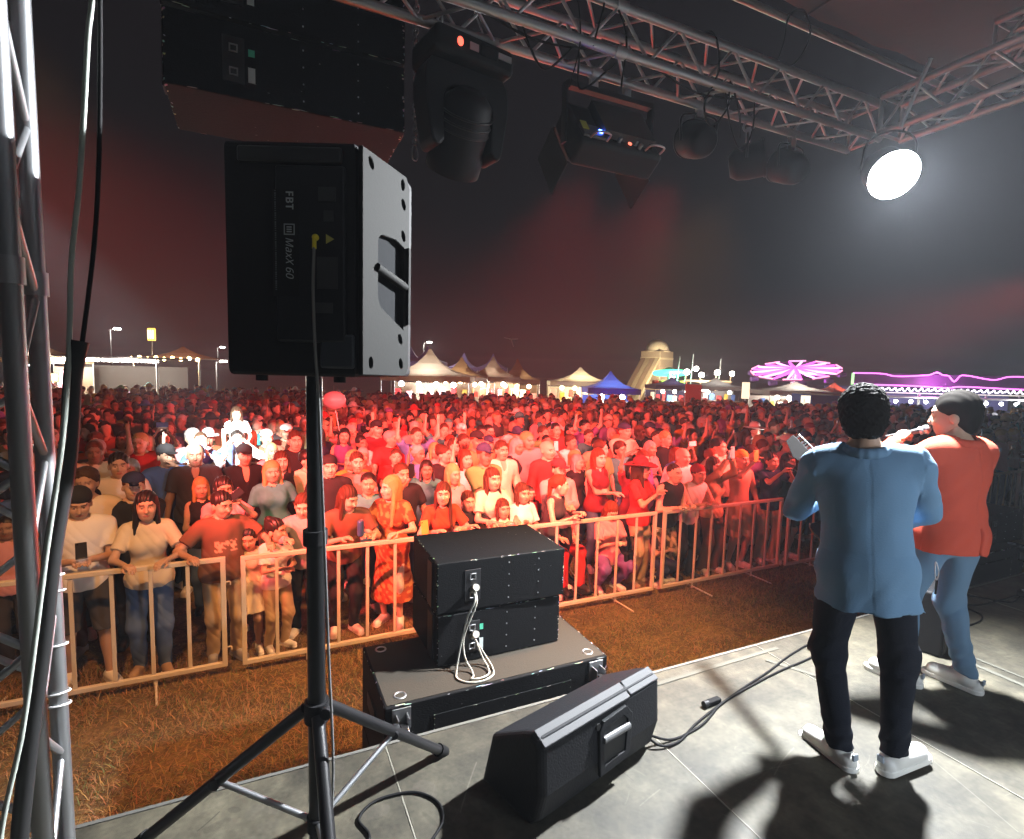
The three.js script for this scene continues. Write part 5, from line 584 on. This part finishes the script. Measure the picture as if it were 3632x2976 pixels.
  far.forEach(({ a, g }, i) => { const pts = lists[i].map(([t, nn]) => [S(t, 0, nn), AZ + (r() - .5) * 1.2, (a.g === 'f' ? .94 : 1.01) * (.94 + r() * .12)]);
    for (const [k, nm] of PARTS) if (g[k]) { const geo = g[k].clone(); geo.deleteAttribute('color'); const im = shade(new THREE.InstancedMesh(geo, white, pts.length)); im.name = 'crowd_' + nm; pts.forEach(([p, t, s], j) => { q.setFromAxisAngle(V(0, 1, 0), t); im.setMatrixAt(j, m4.compose(p, q, V(s, s, s))); const src = k === 'skin' ? skinTones[r() * 6 | 0] : k === 'hair' ? hairMats[pick(hairs)] : k === 'shoes' ? shoeMats.black : cloth[pick(k === 'bottom' ? bots : tops)]; im.setColorAt(j, c.copy(src.color)); }); o.add(im); } });
}
// ------------------------------------------------------------------ fairground behind the crowd
const canvasCol = (r, g, b) => new THREE.MeshPhysicalMaterial({ color: rgb(r, g, b), roughness: .95, transmission: .3, thickness: 0, side: THREE.DoubleSide });
const bulbWarm = glow(1, .74, .4, 22), bulbWhite = glow(1, .93, .8, 36), bulbCool = glow(.9, .95, 1, 32), poleM = std(.5, .5, .5, .5, .5), woodM = std(.22, .13, .07, .7);
function canopyGeo(w, d, eave, peak) { const P = [[.02, peak], [.1, peak - (peak - eave) * .22], [.28, peak - (peak - eave) * .55], [.5, eave + (peak - eave) * .22], [.78, eave + (peak - eave) * .06], [1, eave]]; const pos = [], c = [[-1, -1], [1, -1], [1, 1], [-1, 1]]; for (let i = 0; i < P.length - 1; i++) for (let k = 0; k < 4; k++) { const q = c[k], s = c[(k + 1) % 4], p = (a, j) => [a[0] * P[j][0] * w / 2, P[j][1], a[1] * P[j][0] * d / 2]; const a = p(q, i), b = p(s, i), e = p(q, i + 1), f = p(s, i + 1); pos.push(...a, ...b, ...f, ...a, ...f, ...e); } const g = new THREE.BufferGeometry(); g.setAttribute('position', new THREE.Float32BufferAttribute(pos, 3)); g.computeVertexNormals(); return g; }
function tent(label, at, turn, w, d, eave, peak, m, light, cd, n = 3, counter = true) {
  const o = thing('market_tent', label, 'tent', at, turn, 'market tents behind the crowd'); part(o, 'canopy', canopyGeo(w, d, eave, peak), m); for (const [x, z, ww, dd] of [[0, d / 2, w, .01], [0, -d / 2, w, .01], [w / 2, 0, .01, d], [-w / 2, 0, .01, d]]) part(o, 'valance', box(ww, .26, dd, x, eave - .13, z), m); for (const x of [-1, 1]) for (const z of [-1, 1]) part(o, 'pole', rod(V(x * (w / 2 - .03), 0, z * (d / 2 - .03)), V(x * (w / 2 - .03), eave, z * (d / 2 - .03)), .025), poleM);
  if (counter) { part(o, 'counter', rbox(w * .86, .9, .5, .02, 0, .45, d * .3), woodM); part(o, 'back_wall', box(w * .96, eave - .5, .02, 0, (eave - .5) / 2 + .1, -d / 2 + .05), m); const r = rng(at.x * 100 | 0); for (let i = 0; i < 7; i++) part(o, 'hung_goods', rbox(.2 + r() * .2, .3 + r() * .4, .05, .02, (i / 6 - .5) * w * .8, eave - .75 - r() * .3, -d * .2 + r() * .3), [cloth.white, cloth.red, cloth.mustard, cloth.blue, cloth.pink, cloth.cream][r() * 6 | 0]); }
  if (light) for (let i = 0; i < n; i++) part(o, 'bulb_lamp', new THREE.SphereGeometry(.13, 12, 8).translate(((i + .5) / n - .5) * w * .8, eave - .42, d * .25), light);
  if (cd) glowLight('tent_light', at.clone().add(V(0, eave - .6, d * .1).applyAxisAngle(V(0, 1, 0), turn)), light.emissive.clone(), cd * 1.1, 6); return o;
}

tent('large beige tent with bright stall lights right of the pole loudspeaker', V(-4.17, 0, -27), 0, 4.26, 3, 2.38, 3.71, canvasCol(.42, .32, .22), bulbCool, 46, 4, true);
tent('purple peaked tent behind the large beige tent below a lamp post', V(-5.73, 0, -36), 0, 2.27, 3, 3.16, 4.20, canvasCol(.2, .18, .42), null, 0, 0, false);
tent('second purple peaked tent beside the pole loudspeaker', V(-6.95, 0, -36.5), 0.1, 2.30, 3, 3.14, 4.13, canvasCol(.2, .18, .42), null, 0, 0, false);
tent('brown canvas tent right of the large beige tent', V(-2.97, 0, -31), 0, 3.07, 3, 2.31, 3.45, canvasCol(.26, .19, .14), bulbWarm, 24, 3, true);
tent('brown canvas tent in the middle of the stall row', V(-1.20, 0, -32), 0, 3.17, 3, 2.34, 3.52, canvasCol(.26, .19, .14), bulbWhite, 26, 2, true);
tent('brown canvas tent ending the stall row before the white tent', V(0.25, 0, -33), 0, 2.68, 3, 2.22, 3.46, canvasCol(.26, .19, .14), bulbWarm, 16, 3, true);
tent('dark peaked tent behind the brown tents', V(-3.85, 0, -42), 0, 2.27, 3, 2.87, 3.99, canvasCol(.2, .18, .42), null, 0, 0, false);
tent('dark peaked tent third in the row behind the brown tents', V(-1.59, 0, -42), 0, 2.27, 3, 2.92, 3.98, canvasCol(.2, .18, .42), null, 0, 0, false);
tent('white peaked tent left of the blue tent', V(4.23, 0, -34), 0, 3.98, 3, 2.16, 3.04, canvasCol(.75, .78, .74), bulbWarm, 26, 4, true);
tent('bright blue peaked tent in the centre of the background', V(4.70, 0, -26), 0, 2.44, 2.4, 2.03, 2.83, canvasCol(.06, .14, .62), bulbWhite, 14, 2, true);
tent('dark navy tent with a light string right of the blue tent', V(11.22, 0, -38), 0, 3.08, 3, 1.98, 2.56, canvasCol(.06, .06, .14), bulbWhite, 14, 3, true);
tent('low grey tent between blue tent and pink ride', V(15.05, 0, -40), 0, 3.96, 3, 1.95, 2.57, canvasCol(.3, .3, .31), bulbWhite, 16, 2, true);
tent('wide grey tent with white lights below the pink ride', V(17.85, 0, -34), 0, 4.59, 3, 1.92, 2.50, canvasCol(.36, .34, .33), bulbWhite, 40, 5, true);
tent('red trimmed stall tent between pink ride and guitarists head', V(20.30, 0, -34), 0, 1.84, 3, 1.90, 2.50, canvasCol(.5, .1, .1), bulbWarm, 18, 3, true);
tent('beige tent at the left edge behind the tower', V(-19.19, 0, -22), 0, 1.78, 3, 2.81, 3.32, canvasCol(.42, .32, .22), bulbCool, 38, 4, true);
{ // long food stall on the left with strip lights under its roof
  const o = thing('food_stall', 'long food stall with glaring strip lights left of the loudspeaker', 'stall', V(-16.88, 0, -23), .05); const W = 4.6;
  part(o, 'roof', rbox(W, .1, 2.4, .03, 0, 2.86, 0), std(.06, .06, .07, .7)); part(o, 'back_wall', box(W, 2.2, .05, 0, 1.4, -1.1), std(.05, .045, .04, .8)); part(o, 'counter', rbox(W, 1.0, .5, .02, 0, .5, .9), std(.5, .12, .1, .6)); for (const x of [-1, 1]) part(o, 'post', rod(V(x * W * .49, 0, 1.1), V(x * W * .49, 2.8, 1.1), .04), poleM);
  for (let i = 0; i < 6; i++) part(o, 'strip_lamp', rbox(.66, .11, .1, .02, (i / 5 - .5) * W * .84, 2.74, 1.05), glow(1, .94, .8, 60));
  glowLight('stall_light', V(-17.81, 2.55, -21.8), rgb(1, .9, .72), 26, 10); glowLight('stall_light', V(-15.74, 2.55, -21.8), rgb(1, .9, .72), 26, 10);
}
{ // snack kiosk with golden sign
  const o = thing('snack_kiosk', 'kiosk with golden lights and round sign on a mast beside the loudspeaker', 'stall', V(-16.53, 0, -27), -.1);
  part(o, 'roof', canopyGeo(3.6, 2.6, 2.9, 3.5), canvasCol(.36, .16, .08)); part(o, 'counter', rbox(3.2, 1.1, 2, .03, 0, .55, 0), std(.4, .25, .1, .7)); for (const x of [-1, 1]) part(o, 'post', rod(V(x * 1.7, 0, 1.2), V(x * 1.7, 2.9, 1.2), .04), poleM); for (let i = 0; i < 9; i++) part(o, 'bulb_lamp', new THREE.SphereGeometry(.085, 10, 8).translate((i / 8 - .5) * 3.4, 2.86 + .05 * (i & 1), 1.3), glow(1, .72, .3, 30));
  part(o, 'sign_mast', rod(V(-1.35, 3, .4), V(-1.35, 4.1, .4), .03), poleM); part(o, 'sign_panel', rbox(.42, .62, .1, .05, -1.35, 4.05, .4), glow(1, .55, .1, 2.2)); for (let i = 0; i < 3; i++) part(o, 'sign_bar', rbox(.07, .44, .04, .02, -1.47 + i * .12, 4.05, .47), glow(1, .75, .3, 5));
  glowLight('kiosk_light', V(-16.29, 2.6, -25.4), rgb(1, .72, .36), 36, 8);
}
{ const o = thing('lamp_post', 'lamp post with a white lamp above the purple tents', 'street lamp', V(-6.67, 0, -40), .3); part(o, 'post', rod(V(0, 0, 0), V(0, 4.59, 0), .04, .03), std(.05, .05, .05, .7)); part(o, 'arm', rod(V(0, 4.56, 0), V(.35, 4.66, .1), .025), std(.05, .05, .05, .7)); part(o, 'lamp_head', rbox(.34, .1, .18, .03, .4, 4.64, .12), glow(1, .96, .88, 26)); glowLight('lamp_post_light', V(-6.22, 4.39, -39.80), rgb(1, .95, .86), 30, 5); }
{ const o = thing('lamp_post', 'lamp post with a slanted white lamp left of the golden sign', 'street lamp', V(-23.88, 0, -32), .3); part(o, 'post', rod(V(0, 0, 0), V(0, 4.53, 0), .04, .03), std(.05, .05, .05, .7)); part(o, 'arm', rod(V(0, 4.50, 0), V(.35, 4.60, .1), .025), std(.05, .05, .05, .7)); part(o, 'lamp_head', rbox(.34, .1, .18, .03, .4, 4.58, .12), glow(1, .96, .88, 26)); glowLight('lamp_post_light', V(-23.43, 4.33, -31.80), rgb(1, .95, .86), 25, 5); }
{ const o = thing('lamp_post', 'small lamp post beside the loudspeakers far edge', 'street lamp', V(-24.69, 0, -45), .3); part(o, 'post', rod(V(0, 0, 0), V(0, 3.97, 0), .04, .03), std(.05, .05, .05, .7)); part(o, 'arm', rod(V(0, 3.94, 0), V(.35, 4.04, .1), .025), std(.05, .05, .05, .7)); part(o, 'lamp_head', rbox(.34, .1, .18, .03, .4, 4.02, .12), glow(1, .96, .88, 26)); glowLight('lamp_post_light', V(-24.24, 3.77, -44.80), rgb(1, .95, .86), 15, 5); }
{ const o = thing('lamp_post', 'low bright lamp post beside the kiosk', 'street lamp', V(-16.56, 0, -30), .3); part(o, 'post', rod(V(0, 0, 0), V(0, 2.78, 0), .04, .03), std(.05, .05, .05, .7)); part(o, 'arm', rod(V(0, 2.75, 0), V(.35, 2.85, .1), .025), std(.05, .05, .05, .7)); part(o, 'lamp_head', rbox(.34, .1, .18, .03, .4, 2.83, .12), glow(1, .96, .88, 26)); glowLight('lamp_post_light', V(-16.11, 2.58, -29.80), rgb(1, .95, .86), 30, 5); }
{ // tall fun slide with a dome on its tower
  const o = thing('fun_slide', 'tall striped fun slide with a domed tower behind the blue tent', 'slide', V(15.00, 0, -58), .75), Hh = 5.17;
  part(o, 'tower', rbox(2.6, Hh, 2.4, .06, .7, Hh / 2, 0), std(.32, .24, .15, .8)); part(o, 'dome', new THREE.SphereGeometry(1.25, 24, 12, 0, 6.283, 0, 1.571).translate(.7, Hh, 0), std(.72, .6, .4, .6)); part(o, 'dome_rim', new THREE.TorusGeometry(1.28, .09, 8, 30).rotateX(Math.PI / 2).translate(.7, Hh, 0), std(.6, .5, .32, .6));
  for (let i = 0; i < 4; i++) { const sh = new THREE.Shape(); sh.moveTo(0, 0); sh.lineTo(-3.9, -Hh + .5); sh.lineTo(-4.3, -Hh + .35); sh.lineTo(-4.3, -Hh + .2); sh.lineTo(-3.7, -Hh + .2); sh.lineTo(0, -.3); sh.closePath(); part(o, 'slide_lane', new THREE.ExtrudeGeometry(sh, { depth: .5, bevelEnabled: false }).translate(-.5, Hh - .6, -1.1 + i * .58), i & 1 ? std(.45, .34, .2, .6) : std(.3, .2, .12, .6)); }
  for (const y of [.35, .6, .85]) part(o, 'tower_band', rbox(2.66, .22, 2.46, .04, .7, Hh * y, 0), std(.5, .4, .24, .7)); part(o, 'entrance_arch', new THREE.SphereGeometry(.8, 18, 10, 0, 6.283, 0, 1.571).translate(.7, Hh * .52, 1.1), std(.66, .55, .36, .6)); part(o, 'bulb_lamp', new THREE.SphereGeometry(.2, 12, 8).translate(1.1, Hh * .5, 1.9), bulbWhite);
  glowLight('slide_light', V(15.20, 3.2, -53.00), rgb(1, .86, .6), 150, 8);
}
{ // green lit spinning ride
  const o = thing('spinning_ride', 'small ride with a glowing green ring in front of the slide', 'fairground ride', V(13.95, 0, -48), 0), y = 2.85;
  part(o, 'green_light_ring', new THREE.TorusGeometry(1.35, .16, 10, 40).rotateX(Math.PI / 2 - .12).translate(0, y, 0), glow(.08, 1, .5, 3)); part(o, 'canopy', new THREE.ConeGeometry(1.3, .5, 24, 1, true).translate(0, y + .3, 0), canvasCol(.2, .5, .4)); part(o, 'column', rod(V(0, 0, 0), V(0, y + .4, 0), .22), poleM); for (let i = 0; i < 8; i++) part(o, 'gondola', rbox(.5, .5, .7, .12, 1.25 * Math.cos(i * .785), y - .9, 1.25 * Math.sin(i * .785)), [cloth.red, cloth.mustard][i & 1]); for (let i = 0; i < 8; i++) part(o, 'spoke', rod(V(0, y, 0), V(1.3 * Math.cos(i * .785), y - .05, 1.3 * Math.sin(i * .785)), .04), poleM);
  for (let i = 0; i < 3; i++) part(o, 'bulb_lamp', new THREE.SphereGeometry(.12, 10, 8).translate(-.3 + i * .3, y + .05, 1.35), bulbCool); glowLight('ride_light', V(13.95, y - .3, -46), rgb(.2, 1, .6), 40, 8);
}
{ // gate of white globe lamps
  const o = thing('globe_lamp_gate', 'timber gate with white globe lamps on posts left of pink ride', 'gate', V(16.66, 0, -46), .1); const b = V(16.66, 0, -46);
  part(o, 'beam', rbox(4.2, .16, .2, .03, 0, 2.23, 0), std(.5, .36, .2, .7)); for (const x of [-2, -.7, .7, 2]) part(o, 'post', rod(V(x, 0, 0), V(x, 2.93, 0), .06), woodM);
  for (const [x, y, s] of [[-2, 2.97, .24], [-1.2, 3.27, .2], [-.7, 2.76, .22], [.7, 2.98, .24], [2, 2.93, .2], [-.5, 1.76, .3], [-.3, 1.35, .28]]) part(o, 'globe_lamp', new THREE.SphereGeometry(s, 16, 12).translate(x, y, .2), bulbWhite); glowLight('gate_light', b.clone().add(V(0, 2.6, 1)), rgb(1, .92, .8), 60, 10);
  for (const [x, h] of [[-2.6, 4.3], [-1.4, 4.5], [1.1, 4.2]]) part(o, 'flag_pole', rod(V(x, 0, -.5), V(x + .2, h, -.5), .03), poleM);
}
{ // tilted pink wheel ride
  const o = thing('pink_wheel_ride', 'tilted round ride with glowing pink spokes', 'fairground ride', V(26.10, 0, -50), 0), y = 3.37, Rr = 3.74; const g = new THREE.Group(); g.name = 'wheel'; g.position.y = y; g.rotation.set(.2, 0, .15); o.add(g);
  const pk = glow(1, .16, .85, 1.6), pw = glow(1, .42, .95, 2.6); part(g, 'rim', new THREE.TorusGeometry(Rr, .06, 8, 60).rotateX(Math.PI / 2), std(.3, .1, .25, .5)); part(g, 'hub', new THREE.CylinderGeometry(.4, .5, .5, 20), pk);
  for (let i = 0; i < 20; i++) { const a = i * .31416, c = Math.cos(a), s = Math.sin(a); part(g, 'neon_spoke', rod(V(.4 * c, .12, .4 * s), V(Rr * .96 * c, .06, Rr * .96 * s), i & 1 ? .13 : .2, .09, 8), i & 1 ? pw : pk); if (i % 2 === 0) part(g, 'gondola', rbox(.7, .4, .5, .12, Rr * c, -.3, Rr * s), cloth.purple); } for (let i = 0; i < 10; i++) { const a = i * .6283; part(g, 'rim_light', rod(V(Rr * Math.cos(a), .1, Rr * Math.sin(a)), V(Rr * Math.cos(a + .4), .1, Rr * Math.sin(a + .4)), .07, .07, 8), glow(1, .35, .6, 2)); }
  part(o, 'column', rod(V(0, 0, 0), V(0, y, 0), .4, .3, 18), poleM); part(o, 'base', rbox(3, .5, 3, .1, 0, .25, 0), std(.2, .1, .2, .6)); glowLight('wheel_light', V(26.10, y - .6, -48), rgb(1, .3, .85), 35, 10);
}
{ // long ride front outlined in pink tubes, white scrollwork below
  const o = thing('neon_ride_front', 'long ride front outlined with pink neon and white light scrolls', 'fairground ride', V(25.25, 0, -40), 0), W = 14.96, yb = 2.32, yt = 3.21, pk = glow(1, .2, .9, 2.4), wt = glow(.95, .9, 1, 3.2), H = yt - yb;
  part(o, 'front_board', rbox(W, H + .1, .15, .03, W / 2, (yb + yt) / 2, -.15), std(.1, .03, .13, .6));
  const T = [[0, 1], [.15, .98], [.2, .82], [.33, .92], [.38, 1.02], [.41, 1.22], [.44, 1.02], [.47, .95], [.5, .5], [.53, 1.0], [.56, 1.02], [.7, .72], [.77, 1.0], [1, .92]]; part(o, 'neon_outline', tube(T.map(([a, b]) => V(a * W, yb + b * H, .02)), .05, 160, 8), pk); part(o, 'neon_outline', tube([[0, .06], [.3, .04], [.48, -.04], [.52, .06], [.8, -.02], [1, -.04]].map(([a, b]) => V(a * W, yb + b * H, .02)), .05, 120, 8), pk); part(o, 'end_light', rbox(.18, H, .1, .04, -.05, (yb + yt) / 2, .02), glow(.5, 1, .45, 1.4));
  const r = rng(9); for (let i = 0; i < 30; i++) { const x = (i + .6) / 30.6 * W, y = yb - .28, w = W / 66; part(o, 'light_scroll', tube([V(x - w, y + (r() - .5) * .12, .05), V(x - w * .3, y + .12 + r() * .06, .05), V(x + w * .2, y - .1 + r() * .1, .05), V(x + w, y + (r() - .5) * .16, .05)], .042, 24, 7), wt); } part(o, 'lower_rail', rbox(W, .06, .1, .02, W / 2, yb - .5, 0), glow(1, .92, .8, 1.1));
  for (let i = 0; i <= 6; i++) part(o, 'column', rod(V(i / 6 * W, 0, 0), V(i / 6 * W, yb - .5, 0), .09), poleM); part(o, 'awning', rbox(W, .08, 2.4, .03, W / 2, yb - .75, 1.1), std(.45, .45, .43, .7)); part(o, 'platform', rbox(W, .5, 4, .05, W / 2, .25, -2), std(.2, .2, .22, .7)); part(o, 'back_wall', box(W, 2.0, .08, W / 2, 1.2, -3.6), std(.14, .14, .34, .7));
  for (let i = 0; i < 14; i++) part(o, 'bulb_lamp', new THREE.SphereGeometry(.12, 12, 8).translate(.8 + i / 14 * W, yb - 1.05, 2.0), i % 5 === 0 ? bulbWarm : bulbCool); glowLight('ride_front_light', V(28.99, yb - 1.1, -37.40), rgb(.95, .95, 1), 50, 8); glowLight('ride_front_light', V(35.72, yb - 1.1, -37.40), rgb(.95, .95, 1), 50, 8); glowLight('neon_glow_light', V(31.23, yb + .2, -38.80), rgb(1, .3, .9), 30, 10);
}
{ const o = thing('tarpaulin_booth', 'booth closed with a blue tarpaulin beside the guitarists head', 'stall', V(16.88, 0, -30), 0); part(o, 'tarpaulin', rbox(1.5, 1.7, .06, .02, 0, 1.0, 1), std(.05, .1, .36, .7)); part(o, 'side_wall', rbox(.06, 1.7, 2, .02, -.75, 1.0, 0), std(.05, .1, .36, .7)); part(o, 'roof', rbox(1.7, .08, 2.2, .03, 0, 1.95, 0), std(.3, .3, .3, .7)); part(o, 'lit_window', rbox(.5, .9, .05, .02, -1.05, 1.35, 1), glow(1, .9, .65, 1.6)); }
{ const o = thing('notice_board', 'tall pink lit board standing in the crowd below the slide', 'sign', V(8.06, 0, -24), .2); part(o, 'panel', rbox(.8, 1.25, .06, .02, 0, 1.72, 0), std(.62, .3, .28, .6)); for (const x of [-.36, .36]) part(o, 'leg', rod(V(x, 0, 0), V(x, 1.2, 0), .025), poleM); }
{ const o = thing('lit_sign', 'small warm lit panel on a pole left of the wide grey tent', 'sign', V(12.13, 0, -28), 0); part(o, 'lamp_panel', rbox(.38, .85, .1, .03, 0, 2.02, 0), glow(1, .8, .55, 1.4)); part(o, 'pole', rod(V(0, 0, 0), V(0, 1.62, 0), .03), poleM); }
{ const o = thing('balloon', 'pale pink balloon on a white stick above the crowd by the tripod pole', 'balloon', V(-3.16, 2.04, -9.50), 0); part(o, 'balloon_skin', new THREE.SphereGeometry(.2, 24, 18).scale(1, .82, 1).translate(0, .12, 0), new THREE.MeshPhysicalMaterial({ color: rgb(.8, .6, .66), roughness: .2, transmission: .45, thickness: 0 })); part(o, 'stick', rod(V(.02, -.06, 0), V(.12, -.5, .05), .008), std(.8, .8, .78, .5)); }
{ const c = V(-0.16, 4.46, -30.00), o = thing('light_bird', 'tiny pale kite shaped like a bird in the dark sky', 'kite', c, 0); part(o, 'wing', merge([rod(V(-.4, .08, 0), V(0, 0, 0), .01, .03, 6), rod(V(0, 0, 0), V(.38, .03, 0), .03, .01, 6)]), std(.5, .5, .52, .7)); part(o, 'tail', rod(V(0, 0, 0), V(.14, -.42, 0), .03, .012, 6), std(.5, .5, .52, .7)); }
{ const p = V(5.28, 1.55, -11.00), o = thing('phone_torch', 'phone shining a white torch in the dark crowd beside the guitarist', 'phone', p, AZ); part(o, 'case', phoneBody, phoneMats.black); part(o, 'torch_lamp', disc(.011, .004, 14).rotateX(Math.PI / 2).translate(0, .05, .008), glow(1, .97, .9, 120)); glowLight('torch_light', p.clone().add(V(.02, .05, .06)), rgb(1, .96, .9), .5, .5); }
renderer.render(scene, camera);
